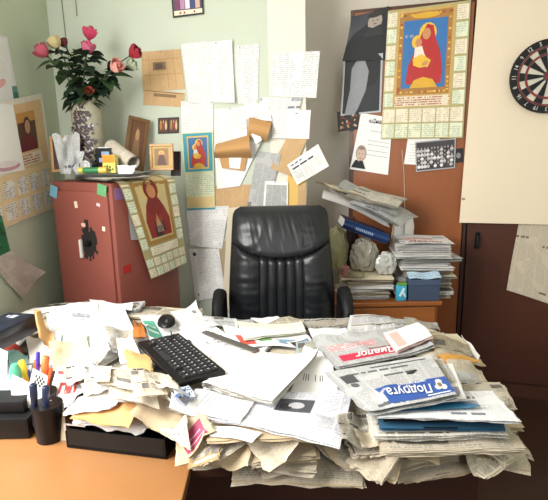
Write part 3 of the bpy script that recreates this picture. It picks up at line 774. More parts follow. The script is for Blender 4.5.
for a in (('deep pink rose at the far left of the bouquet', 46, 55, 2.46, ('c0566a', 'a83a54'), .030, 28), ('cream yellow rose beside the leftmost pink rose', 57, 47, 2.50, ('cdbd88', 'c9a860'), .027, 17),
          ('small dark red rose behind the cream rose', 65, 46, 2.55, ('5c1a24', '481018'), .020, 15), ('hot pink rose, topmost of the bouquet', 89, 38, 2.50, ('c93e62', 'b02448'), .028, 17),
          ('pink rose just below the topmost hot pink one', 87, 52, 2.44, ('cf6c88', 'c44a70'), .027, 17), ('pale pink rose on the right half of the bouquet', 113, 69, 2.42, ('e4a498', 'd08078'), .028, 19),
          ('crimson rose farthest right in the bouquet', 131, 55, 2.48, ('9c2433', '861422'), .028, 17), ('pale greenish white rose under the crimson rose', 128, 67, 2.52, ('b8c2a4', '9caa88'), .025, 19),
          ('small dried orange rose low over the vase rim', 88, 93, 2.42, ('a8503a', '8a3a2c'), .018, 16)):
    rose(*a)
# clutter on the safe
def pic_frame(name, label, c, w_, h_, rz, tilt, mframe, inner, fw=.012, cat='picture'):
    t = thing(name, label, cat, c, rz); t.rotation_euler = (-tilt, 0, rz)
    mb = MB()
    for cc_, dd in (((0, 0, fw / 2), (w_, .014, fw)), ((0, 0, h_ - fw / 2), (w_, .014, fw)), ((-w_ / 2 + fw / 2, 0, h_ / 2), (fw, .014, h_ - 2 * fw)), ((w_ / 2 - fw / 2, 0, h_ / 2), (fw, .014, h_ - 2 * fw))): mb.box(cc_, dd, bev=.002)
    mb.box((0, .006, h_ / 2), (w_ - .01, .003, h_ - .01)); mb.build('frame', mframe, t)
    P = lambda a, b, off=0: Vector(((a - .5) * (w_ - 2 * fw), -.001 - off * 1.0, fw + b * (h_ - 2 * fw)))
    s = Sheet(P, w_, h_, 2, 2); inner(s); s.mb.build('picture', s.mats, t)
    return t
WF = wood('frame_wood', 'a87a3c', 'c09050', 3, .4)
def ic1(s): s.rect(0, 0, 1, 1, col('b99a5a'), 0); s.rect(.12, .1, .88, .9, col('8a6c48'), 1); s.ell(.5, .68, .16, .13, col('d0a850'), 2); s.poly([(.25, .12), (.36, .55), (.5, .7), (.64, .55), (.78, .12)], col('5c3c34'), 3); s.ell(.5, .67, .08, .08, FACE, 4)
p = on_safe(162, 2.43); pic_frame('framed_icon', 'small gold-framed icon standing at the right end of the safe top', p, .115, .125, -.1, .12, WF, ic1)
p = on_safe(178, 2.50); p = Vector((p.x-.012, p.y, ZT + .004)); pic_frame('framed_picture', 'small dark frame half behind the gold-framed icon', p, .05, .12, -.3, .12, col('1c1716', .4), lambda s: s.rect(0, 0, 1, 1, col('3a3230'), 0), .008)
def ic2(s): s.rect(0, 0, 1, 1, col('6a4630'), 0); s.poly([(.2, 0), (.3, .6), (.5, .9), (.7, .6), (.8, 0)], col('8a6a4a'), 1); s.ell(.5, .7, .15, .13, col('b89060'), 2)
p = on_safe(133, 2.62); f = pic_frame('framed_picture', 'brown framed picture leaning askew by the back wall behind the paper roll', p, .11, .27, .2, .18, wood('old_frame_wood', '6a4a2c', '8a6238', 3), ic2, .02); f.rotation_euler = (-.15, R(14), .5)
def ic3(s): s.rect(0, 0, 1, 1, col('4a2620'), 0); s.ell(.4, .6, .3, .25, col('7a3a30'), 1); s.ell(.6, .35, .2, .2, col('2c2a38'), 2)
p = on_safe(66, 2.46); p.x = max(p.x, -1.035); pic_frame('framed_icon', 'orange wooden picture frame at the left end of the safe top', p, .13, .17, .12, .10, WF, ic3, .014)
def tube_roll(name, label, a, b, r, m, squash=1.0):
    a, b = Vector(a), Vector(b); ax = (b - a).normalized(); u = ax.cross(Vector((0, 0, 1))).normalized(); v = u.cross(ax)
    mb = MB()
    def fn(s_, t_):
        q = s_ * 2 * PI * 2.4; rr = r * (1 - .09 * s_ * 2.4); return a + (b - a) * t_ + u * rr * math.cos(q) + v * rr * squash * math.sin(q)
    mb.grid(fn, 48, 3, 0, lambda s_, t_: (s_ * .3, t_ * .3)); o = mb.build(name, m, smooth=True); return tag(o, label, 'newspaper')
p = on_safe(113, 2.44, .118); q = on_safe(134, 2.32, .040); tube_roll('newspaper_roll', 'thick rolled newspaper propped at the vase on the safe', p, q, .034, paper('beige_newsprint', 'c4bcae', '4a443c', .006, .05, .3))
# standing crumpled newspaper left
def crumP(c, w_, h_, rz, seed, amp=.02, lean=.1):
    cr, sr = math.cos(rz), math.sin(rz)
    def P(a, b, off=0):
        x = (a - .5) * w_ * (.7 + .3 * b); y = amp * noise.noise(Vector((a * 3 + seed, b * 2, seed))) * 2 + lean * b * h_ - off
        z = b * h_ * (1 + .25 * noise.noise(Vector((a * 4, seed, 0))))
        return Vector((c[0] + x * cr - y * sr, c[1] + x * sr + y * cr, c[2] + z))
    return P
for i, (px, Y, w_, h_, rz, lb) in enumerate(((70, 2.36, .12, .18, .5, 'crumpled grey newspaper standing left of the vase'), (80, 2.34, .07, .10, -.7, 'small upright newspaper scrap touching the vase on its left'))):
    p = on_safe(px, Y, -.004); s = Sheet(crumP(p, w_, h_, rz, i * 7 + 3), w_, h_, 8, 8); s.base(NEWSG); tag(s.build('crumpled_newspaper'), lb, 'newspaper')
p = on_safe(111, 2.30); bx = thing('yellow_box', 'small orange and yellow carton in front of the vase', 'box', p, -.25)
mb = MB(); mb.box((0, 0, .04), (.062, .03, .08), bev=.001); mb.build('carton', col('d9cf6a', .4), bx)
mb = MB(); mb.box((0, -.0153, .062), (.06, .001, .034)); tag(mb.build('band', col('d98a28', .4), bx), 'orange band')
mb = MB()
for k in range(5): mb.lathe([(.006, 0), (0, .001)], n=6); mb.v[-7:] = [(-.02 + k * .01 + q[0], -.0158 - q[2] * .3, .014 + (k % 2) * .014 + q[1]) for q in mb.v[-7:]] if False else mb.v[-7:]
mb = MB()
for k in range(7): mb.box((-.02 + (k % 4) * .013, -.0158, .012 + (k // 4) * .014 + (k % 2) * .004), (.009, .001, .009), rot=Matrix.Rotation(.7, 3, 'Y'))
mb.build('printed_flowers', col('5a6a2c', .5), bx)
p = on_safe(107, 2.40); bx = thing('black_box', 'black box with pale blue patches right before the vase', 'box', p, -.2)
mb = MB(); mb.box((0, 0, .055), (.085, .04, .11), bev=.003); mb.build('case', col('15161a', .35), bx)
mb = MB(); mb.box((.01, -.0205, .085), (.04, .001, .018)); mb.box((-.015, -.0205, .055), (.018, .001, .02)); mb.build('blue_patch', col('8ea4c8', .4), bx)
mb = MB(); mb.box((0, 0, .112), (.06, .03, .006), bev=.002); mb.build('white_cap', col('d8d8d4', .4), bx)
p = on_safe(93, 2.27); a = p + Vector((-.05, 0, .014)); b = p + Vector((.045, -.01, .014))
tb = thing('paste_tube', 'green and yellow tube lying in front of the vase', 'tube', p)
mb = MB(); mb.tube([a - p, b - p], .0135, 12); mb.build('tube_body', col('2f7a4a', .4), tb, smooth=True)
mb = MB(); mb.tube([a - p + Vector((-.012, 0, 0)), a - p + Vector((.02, 0, 0))], .0142, 12); mb.build('yellow_end', col('c9b83c', .4), tb, smooth=True)
mb = MB(); mb.tube([b - p - Vector((.015, 0, 0)), b - p + Vector((.02, 0, 0))], .0142, 12); mb.build('orange_end', col('d0b050', .4), tb, smooth=True)
p = on_safe(86, 2.33, 0); jar = thing('dark_jar', 'small dark jar with a round white lid facing out by the vase', 'jar', p)
mb = MB(); mb.tube([(0, 0, .032), (0, .05, .032)], .03, 20); mb.build('jar_body', col('26242a', .3), jar, smooth=True)
mb = MB(); mb.tube([(0, -.004, .034), (0, .002, .034)], .022, 20); l_ = mb.build('lid', col('c9c9c4', .4), jar, smooth=True)
mb = MB()
for k in range(8): mb.tube([(.008 * math.cos(k * .785), -.0045, .034 + .008 * math.sin(k * .785)), (.017 * math.cos(k * .785), -.0045, .034 + .017 * math.sin(k * .785))], .0012, 4)
mb.build('lid_rays', col('4a5a54'), l_)
s = Sheet(crumP(on_safe(125, 2.25, -.003), .10, .035, -.3, 33, .01, .5), .1, .04, 6, 4); s.base(WTEXT); tag(s.build('paper_slip'), 'crumpled white paper slip in front of the rolled newspaper', 'paper')

# ================================================================== OFFICE CHAIR
LEA = NT('black_leather'); tc = LEA.n('ShaderNodeTexCoord')
LEA.b.inputs['Base Color'].default_value = (*lin('191b1e'), 1); LEA.b.inputs['Roughness'].default_value = .36
LEA.bump(LEA.noise(tc.outputs['Object'], 160, 3), .12, .001); LEA = LEA.mat
chx = at_y(281, 260, 2.30).x
ct = at_y(281, 206, 2.34).z
chair = thing('office_chair', 'black leather office chair with ribbed high back behind the desk', 'chair', (chx, 2.30, 0))
ZB = .56; HB = ct - ZB
def cw_(b):
    w_ = .246 - .030 * max(0, b - .35) / .65
    if b > .93: w_ -= .035 * (1 - math.sqrt(max(0, 1 - ((b - .93) / .07) ** 2)))
    if b < .06: w_ -= .03 * (1 - math.sqrt(max(0, 1 - ((.06 - b) / .06) ** 2)))
    return w_
def cback(b): return .09 * (b - .5) + .02 * math.cos(b * 5)
def front(a, b):
    x = (a - .5) * 2; z = ZB + HB * b
    seam = .645 + .11 * abs(x) ** 2.2
    cush = .052 * (1 - abs(x) ** 5) * (1 - abs(2 * b - 1) ** 14)
    y = -.012 - cush
    if b < seam:
        if abs(x) < .44:
            r = (x + .44) / .88 * 5; y += .013 - .014 * abs(math.sin(PI * r)) ** .6
        else: y -= .018 * math.sin(PI * (abs(x) - .44) / .56) ** .8 
        e = (seam - b) / .03
        if e < 1: y += .014 * (1 - e) ** 1.5
    else:
        e = (b - seam) / .05; y -= .022 * min(1, e) ** .5 * math.cos(min(1, max(0, (b - seam) / (1 - seam))) * PI / 2.3)
        if e < .25: y += .018 * (1 - e / .25)
    wr = noise.noise(Vector((x * 3, b * 26, 0))) * .0035 * (abs(x) > .44) + noise.noise(Vector((x * 5, b * 9, 4))) * .0025
    dg = noise.noise(Vector((x * 16 + b * 10, b * 5, 2))) * .002 * (b > seam)
    y += (wr + dg) * (1 - abs(x) ** 6)
    return Vector((x * cw_(b), y + cback(b), z))
mb = MB(); mb.grid(front, 90, 110)
def bk(a, b):
    x = (.5 - a) * 2; return Vector((x * cw_(b), .03 * (1 - abs(x) ** 4) * (1 - abs(2 * b - 1) ** 8) + .012 + cback(b), ZB + HB * b))
mb.grid(bk, 20, 40)
mb.grid(lambda a, b: (lambda f, g: f * (1 - a) + g * a)(front(1, b), bk(0, b)), 2, 60); mb.grid(lambda a, b: (lambda f, g: f * (1 - a) + g * a)(bk(1, b), front(0, b)), 2, 60)
mb.grid(lambda a, b: (lambda f, g: f * (1 - b) + g * b)(front(a, 1), bk(1 - a, 1)), 40, 2); mb.grid(lambda a, b: (lambda f, g: f * (1 - b) + g * b)(bk(1 - a, 0), front(a, 0)), 40, 2)
bko = mb.build('backrest', LEA, chair, smooth=True, angle=50)
for sd in (-1, 1):
    mb = MB(); mb.tube([Vector((sd * (cw_(b) + .001), -.012 + cback(b), ZB + HB * b)) for b in [i / 40 for i in range(1, 41)]], .0035, 6); tag(mb.build('piping', col('0c0c0d', .4), bko, smooth=True), None)
mb = MB(); mb.grid(lambda a, b: Vector(((a - .5) * .50 * (1 - .1 * abs(2 * b - 1) ** 3), -.50 + b * .50, .50 + .035 * math.sin(PI * a) ** .4 * math.sin(PI * b) ** .4)), 24, 24); mb.box((0, -.25, .47), (.48, .48, .07), bev=.02); mb.build('seat', LEA, chair, smooth=True)
for sd in (-1, 1):
    X = sd * .272
    az = at_y(222, 297, 2.12).z
    pts = [(X, .03, .52), (X * 1.04, .00, .60), (X * 1.04, -.03, az - .10), (X * 1.04, -.07, az - .02), (X * 1.04, -.14, az), (X * 1.04, -.20, az - .02), (X * 1.04, -.25, az - .06), (X * 1.02, -.25, .60), (X * .95, -.20, .47)]
    MB().tube(pts, [.016, .019, .024, .028, .028, .027, .024, .017, .016], 12).build('armrest', BLACKM, chair, smooth=True)
MB().tube([(0, -.22, .10), (0, -.22, .44)], .028, 14).build('gas_column', BLACKP, chair, smooth=True)
for k in range(5):
    q = 2 * PI * k / 5 + .3; ex, ey = .30 * math.cos(q), -.22 + .30 * math.sin(q)
    lg = MB().tube([(0, -.22, .12), (ex * .5, -.22 + (ey + .22) * .5, .10), (ex, ey, .075)], [.026, .02, .014], 8).build('base_leg', BLACKP, chair, smooth=True)
    mb = MB(); mb.tube([(ex - .014, ey, .028), (ex + .014, ey, .028)], .027, 14); mb.build('caster', BLACKM, lg, smooth=True)

# ================================================================== LOW CABINET with paper stacks, right of the chair
cz = at_y(400, 302, 2.42).z
x0, x1 = .30, at_y(441, 303, 2.42).x
cb_ = thing('cabinet', 'low orange-brown wooden cabinet under the stacks of papers right of the chair', 'cabinet', ((x0 + x1) / 2, 2.60, 0))
cwid = x1 - x0; M_CAB = wood('orange_veneer', '8a4f24', 'a8652f', 3, .4, 'X', 9)
mb = MB(); mb.box((0, .005, (cz - .022) / 2), (cwid - .02, .33, cz - .022)); mb.build('body', M_CAB, cb_)
mb = MB(); mb.box((0, 0, cz - .011), (cwid + .01, .37, .022), bev=.004); mb.build('top', M_CAB, cb_)
for k in range(3):
    mb = MB(); mb.box((-.0, -.168, cz - .125 - k * .2), (cwid - .05, .014, .185), bev=.003); dq = mb.build('drawer', M_CAB, cb_)
    mb = MB(); mb.tube([(0, -.174, cz - .125 - k * .2), (0, -.195, cz - .125 - k * .2)], [.008, .012], 10); mb.build('knob', col('b8904a', .3, metal=.7), dq, smooth=True)
def stack(cx, cy, z0, n, w_, d_, th, desc, mats_, jx=.02, grp=None, rot0=0):
    z = z0 + .001; out = []
    lay = []
    for k in range(n):
        t = random.uniform(.7, 1.3) * th; nl = max(2, int(t / .0045)); m = random.choice(mats_)
        lay.append((k, z, nl, t)); 
        a = w_ * random.uniform(.85, 1.05); b = d_ * random.uniform(.88, 1.05)
        idx = n - 1 - k
        lb = f'{ {"white_newsprint": "whitish", "white_paper": "white", "aged_newsprint": "yellowed", "newsprint": "grey-white", "tan_paper": "tan", "cream_paper": "cream", "grey_newsprint": "grey", "white_text_paper": "white typed"}[m.name] } paper bundle, {ORD[idx]} {"from the top " if idx else ""}of the {desc}'
        bundle('paper_bundle', lb, 'paper', (cx + random.uniform(-jx, jx), cy + random.uniform(-jx, jx) * .6), a, b, rot0 + random.uniform(-.13, .13), z, nl, t / nl, [m, m, CREAM if m is not WHITE else WTEXT], .007, .003, grp)
        z += t + .003
    return z
random.seed(31)
ca = at_y(366, 290, 2.50).x
za = stack(ca, 2.55, cz, 7, .27, .22, .0145, 'low cabinet stack beside the chair', [WHITE, WHITE, AGED, NEWSW, CREAM], .016)
cb = at_y(425, 270, 2.55).x
zt_b = at_y(425, 240, 2.55).z
nB = 13
zb = stack(cb, 2.60, cz, nB, .29, .24, (zt_b - cz) / nB - .003, 'tall cabinet stack', [NEWSW, NEWS, NEWS, WHITE, AGED, NEWSG], .02, rot0=-.05)
# red-lettered newspaper on top of the tall stack
def red_print(s):
    RD = col('b5413c'); s.rect(.04, .04, .96, .96, NEWSW, .5)
    s.text('Диалог', .15, .12, .85, .34, RD, 1, .3, .02)
    s.rect(.1, .42, .62, .60, paper('pink_headline', 'dcb4ae', 'b5413c', .02, .5, .9, wscale=60), 1)
P0 = lambda a, b, off=0: Vector((cb + (a - .5) * .27 + (b - .5) * .02, 2.60 + (b - .5) * .24, zb + .008 + off * 1.5 + .004 * math.sin(a * 5)))
s = Sheet(P0, .27, .24, 8, 6); s.base(NEWSW); red_print(s); tag(s.build('red_headed_newspaper'), 'newspaper with red lettering lying on top of the tall cabinet stack', 'newspaper')
# dark blue box in front, papers on it
bxp = at_y(423, 302, 2.445); bh = at_y(423, 281, 2.445).z - bxp.z
bx = thing('blue_box', 'dark blue box at the cabinet\'s front edge before the tall stack', 'box', (bxp.x, 2.455, cz + .001), -.05)
mb = MB(); mb.box((0, 0, bh * .38), (.155, .055, bh * .76), bev=.003); mb.build('box_body', col('38465c', .5), bx)
mb = MB(); mb.box((0, 0, bh * .86), (.162, .062, bh * .26), bev=.003); mb.build('box_lid', col('3f4e66', .5), bx)
Pb = lambda a, b, off=0: Vector((bxp.x - .08 + a * .165, 2.425 + b * .06, cz + bh + .006 + .02 * b + .004 * math.sin(a * 9) + off))
s = Sheet(Pb, .16, .06, 8, 3); s.base(paper('light_blue_print', 'b9d2e4', '4a7aa8', .02, .05, .5)); tag(s.build('pale_blue_leaflet'), 'pale blue leaflet on top of the dark blue box', 'leaflet')
p = at_y(401, 299, 2.44); tq = thing('turquoise_pack', 'small turquoise and green pack left of the dark blue box', 'package', (p.x, 2.445, cz + .001), .1)
pk = at_y(401, 283, 2.44).z - cz
mb = MB(); mb.box((0, 0, pk * .45), (.052, .028, pk * .9), bev=.008); mb.build('pack_body', col('3fa6c4', .3), tq, smooth=True)
mb = MB(); mb.box((.004, .0, pk * .93), (.045, .03, .014), bev=.004); tag(mb.build('pack_top', col('5f8f3f', .4), tq), 'green top')
mb = MB(); mb.box((0, -.0145, pk * .5), (.012, .001, pk * .5), rot=Matrix.Rotation(.5, 3, 'Y')); mb.box((.01, -.0146, pk * .4), (.008, .001, pk * .4), rot=Matrix.Rotation(-.5, 3, 'Y')); mb.build('white_stripe', col('d8e8ee', .4), tq)
# crumpled bags and papers behind
def bag(name, label, px, py, Y, rx, rz_, m, cat='bag', seed=0, amp=.30, z0=None):
    c = at_y(px, py, Y); zz = z0 if z0 is not None else c.z - rz_ * .9
    mb = MB(); bm = bmesh.new(); bmesh.ops.create_icosphere(bm, subdivisions=4, radius=1)
    for v in bm.verts:
        q = v.co.copy(); r = 1 + amp * (1 - 2 * abs(noise.noise(q * 2.1 + Vector((seed, 0, 0))))) + amp * .3 * noise.noise(q * 6 + Vector((seed, 3, 0)))
        v.co = Vector((q.x * rx * r, q.y * rx * .55 * r, max(-rz_ * .9, q.z * rz_ * r)))
    mb.add([tuple(v.co) for v in bm.verts], [[v.index for v in f.verts] for f in bm.faces]); bm.free()
    mb.v = [(p[0] + c.x, p[1] + c.y, p[2] + zz + rz_ * .9) for p in mb.v]
    return tag(mb.build(name, m, smooth=True, angle=35), label, cat)
FILM = flat('milky_film', 'a39e90', .22, var=.2); FILM2 = flat('yellowish_film', '9c976e', .35, var=.25)
bag('plastic_bag', 'crumpled translucent bag wedged between the blue binder and the low stack', 364, 252, 2.60, .062, .085, FILM, seed=1, z0=za)
bag('plastic_bag', 'small crumpled clear bag at the foot of the tall stack', 386, 262, 2.52, .045, .055, flat('clear_film', 'b2b2ac', .15), seed=5, z0=za)
bag('plastic_bag', 'yellowish crumpled bag close beside the chair back', 337, 243, 2.66, .05, .11, FILM2, seed=9, z0=za)
bag('brown_pouch', 'dark brown pouch behind the yellowish bag', 352, 240, 2.69, .03, .13, col('4a2a26', .6), 'pouch', seed=12, z0=za)
p = at_y(345, 270, 2.5); mb = MB(); mb.lathe([(.02, 0), (.024, .004), (.024, .045), (.018, .05), (0, .05)], (p.x, 2.50, za), 18); tag(mb.build('pink_tin', col('9a6a62', .4), smooth=True), 'small pinkish tin on the low stack beside the chair', 'tin')
p = at_y(358, 272, 2.45); mb = MB(); mb.box((p.x, 2.475, za + .012), (.07, .04, .02), rot=Matrix.Rotation(-.35, 3, 'Z'), bev=.002); tag(mb.build('small_booklet', col('8a8060', .6)), 'small greenish booklet lying on the low stack', 'booklet')
# blue binder, tilted, held up by the things beneath
b0, b1 = at_y(342, 222, 2.60), at_y(386, 238, 2.60)
dv = (b1 - b0); L_ = dv.length; ang = math.atan2(dv.z, dv.x)
bn = thing('blue_binder', 'thick dark blue binder lying aslant under the fanned papers', 'binder', b0); bn.rotation_euler = (0, -ang, 0)
mb = MB()
mb.grid(lambda a, b: Vector((a * L_, -.045 - .022 * math.sin(PI * b), -.022 + .044 * b)), 4, 10)
mb.box((L_ / 2, .05, .0235), (L_, .20, .003)); mb.box((L_ / 2, .05, -.0235), (L_, .20, .003)); mb.build('cover', col('1f3a6a', .4), bn, smooth=True)
mb = MB(); mb.box((L_ / 2, .055, 0), (L_ - .01, .18, .042)); mb.build('page_block', WHITE, bn)
mb = MB()
for k in range(9): mb.box((L_ * .28 + k * .011, -.0675, 0), (.006, .001, .014))
mb.build('spine_lettering', col('9ab0d0', .4), bn)
# fanned papers over the binder
random.seed(77)
FAN = [(324, 199, 388, 226, WHITE, 'white'), (333, 194, 392, 222, NEWSW, 'whitish printed'), (340, 190, 396, 216, NEWSG, 'grey printed'), (334, 190, 384, 215, CREAM, 'cream'), (348, 194, 397, 211, NEWS, 'newsprint'), (330, 187, 372, 204, CREAM, 'beige'), (350, 204, 398, 226, NEWSG, 'grey lower')]
for i, (ax_, ay_, bx_, by_, m, cn) in enumerate(FAN):
    A_, B_ = at_y(ax_, ay_, 2.56 - .005 * i), at_y(bx_, by_, 2.56 - .005 * i); d_ = B_ - A_
    back = Vector((.03 + .02 * i * (-1) ** i, .20, .015))
    mb = MB(); nl = 5 if i % 2 == 0 else 4
    for k in range(nl):
        off = Vector((random.uniform(-.012, .012), random.uniform(-.01, .01), .003 * k))
        mb.grid(lambda a, b, off=off: A_ + d_ * a + back * b + off + Vector((0, 0, .010 * math.sin(a * 4 + i) + .012 * math.sin(PI * b))), 10, 6, 0, lambda a, b: (a * .3, b * .2))
    tag(mb.build('fanned_papers', m, smooth=True), f'{cn} papers, number {["one", "two", "three", "four", "five", "six", "seven"][i]} of the fan sliding over the blue binder' if False else
        ['white papers jutting furthest towards the chair over the binder', 'whitish printed papers in the middle of the fan over the binder', 'grey printed papers uppermost on the fan over the binder', 'cream papers at the upper left of the fan over the binder', 'newsprint pages with a black picture atop the fan', 'beige curled papers at the left tip of the fan', 'grey papers lowest right in the fan, just above the binder'][i], 'paper')
# black picture on the fan's top newsprint is part of the paper: upright papers beside
for i, (cx_, cy_, w_, h_, lean, m, lb) in enumerate(((392, 262, .05, .24, .25, CREAM, 'cream papers standing on edge between the binder and the tall stack'), (398, 252, .07, .26, .15, WHITE, 'white papers standing on edge behind the tall stack'), (408, 240, .05, .25, .1, WHITE, 'narrow white sheet standing behind the black folder'))):
    p = at_y(cx_, cy_, 2.72); s_ = []
    mb = MB()
    for k in range(5):
        mb.grid(lambda a, b, k=k: Vector((p.x + (a - .5) * w_ + lean * .25 * b * h_ * 2 + k * .003, 2.735 + .004 * k + .03 * a, za + .0 + b * (h_ - .01 * k))), 3, 8, 0, lambda a, b: (a * .1, b * .3))
    tag(mb.build('upright_papers', m, smooth=True), lb, 'paper')
p = at_y(408, 232, 2.76); mb = MB(); mb.box((p.x, 2.80, cz + .17), (.035, .03, .34), bev=.004); mb.tube([(p.x, 2.80, cz + .33), (p.x + .004, 2.80, cz + .37)], [.014, .010], 10); tag(mb.build('black_folder', BLACKP), 'narrow black folder standing at the back of the tall stack', 'folder')
# ================================================================== DESKS
DZ = .75; DX0, DX1, DY0, DY1 = -1.08, .585, 1.06, 1.96
M_DESK = wood('dark_desk_veneer', '3a2018', '4c2c20', 3, .4, 'X', 9)
dk = thing('desk', 'dark brown desk buried under the heap of papers', 'desk', (-.25, 1.51, 0))
tw = on_plane(190, 468, (0, 0, DZ), (0, 0, 1)).x; NOT = 1.222
mb = MB(); mb.prism([(x + .25, y - 1.51) for x, y in ((DX0, NOT), (tw + .004, NOT), (tw + .004, DY0), (DX1, DY0), (DX1, DY1), (DX0, DY1))], DZ - .028, DZ); mb.build('desktop', M_DESK, dk)
mb = MB(); mb.box((0, -.34, .40), (DX1 - DX0 - .12, .02, .62)); mb.build('front_panel', M_DESK, dk)
for sx in (-1, 1):
    mb = MB(); mb.box((sx * (DX1 - DX0 - .08) / 2, .07, .361), (.03, DY1 - DY0 - .20, .722)); mb.build('side_panel', M_DESK, dk)
M_OR = wood('orange_wood', '9a6a40', 'aa7a4c', 2.2, .30, 'X', 3)
tb_ = thing('side_table', 'light orange wooden table in the foreground pushed against the dark desk', 'table', (-.66, .55, 0))
TX1 = tw + .66
mb = MB(); mb.box(((-.44 + TX1) / 2, .085, DZ - .013), (TX1 + .44, 1.17, .026), bev=.003); mb.build('tabletop', M_OR, tb_)
mb = MB(); mb.box(((-.44 + TX1) / 2, -.03, .65), (TX1 + .36, .86, .10)); mb.build('apron', M_OR, tb_)
for a, b in ((-.38, -.42), (TX1 - .06, -.42), (-.38, .42), (TX1 - .06, .42)): mb = MB(); mb.box((a, b, .362), (.05, .05, .724)); mb.build('leg', M_OR, tb_)

# ================================================================== THE HEAP: every sheet is draped on what lies under it
GX0, GX1, GY0, GY1, CELL = -1.25, .95, .70, 2.25, .008
NX, NY = int((GX1 - GX0) / CELL), int((GY1 - GY0) / CELL)
H = np.full((NX, NY), -1.0)
gx = GX0 + (np.arange(NX) + .5) * CELL; gy = GY0 + (np.arange(NY) + .5) * CELL
XX, YY = np.meshgrid(gx, gy, indexing='ij')
H[(XX > DX0) & (XX < DX1) & (YY > DY0) & (YY < DY1)] = DZ + .001
TBX = -.66 + TX1
H[(XX < TBX) & (YY < 1.15)] = DZ + .001
def idx(x, y):
    return np.clip(((np.asarray(x) - GX0) / CELL).astype(int), 0, NX - 1), np.clip(((np.asarray(y) - GY0) / CELL).astype(int), 0, NY - 1)
def Hat(x, y):
    i, j = idx(x, y); return H[i, j]
def Hloc(x, y, r=3):
    i, j = idx(x, y); i = int(i); j = int(j)
    return float(H[max(0, i - r):i + r + 1, max(0, j - r):j + r + 1].max())
def raise_H(X, Y, Z, th):
    """X,Y,Z grids of a sheet; records its top"""
    n = 5
    def up(A):
        a = np.linspace(0, A.shape[0] - 1, (A.shape[0] - 1) * n + 1); i = np.minimum(a.astype(int), A.shape[0] - 2); f = a - i
        B = A[i] * (1 - f)[:, None] + A[i + 1] * f[:, None]
        b = np.linspace(0, A.shape[1] - 1, (A.shape[1] - 1) * n + 1); j = np.minimum(b.astype(int), A.shape[1] - 2); g = b - j
        return B[:, j] * (1 - g) + B[:, j + 1] * g
    x, y, z = up(X), up(Y), up(Z)
    i, j = idx(x, y); np.maximum.at(H, (i, j), z + th)
def surf(px, py):
    """where the line of sight through a point of the photo meets the heap as built so far"""
    d = ray(px, py); t = .6
    while t < 4:
        p = CAM + d * t
        if p.z <= max(Hloc(p.x, p.y, 1), .79 if p.y < 1.25 else .785): return p
        t += .004
    return p
CR = 1.0
def ridge(x, y, s, k):
    v = 0
    for f, a in ((7, .5), (16, .3), (31, .2)): v += a * (1 - 2 * abs(noise.noise(Vector((x * f + s, y * f - s, s * .37 + k)))))
    return v
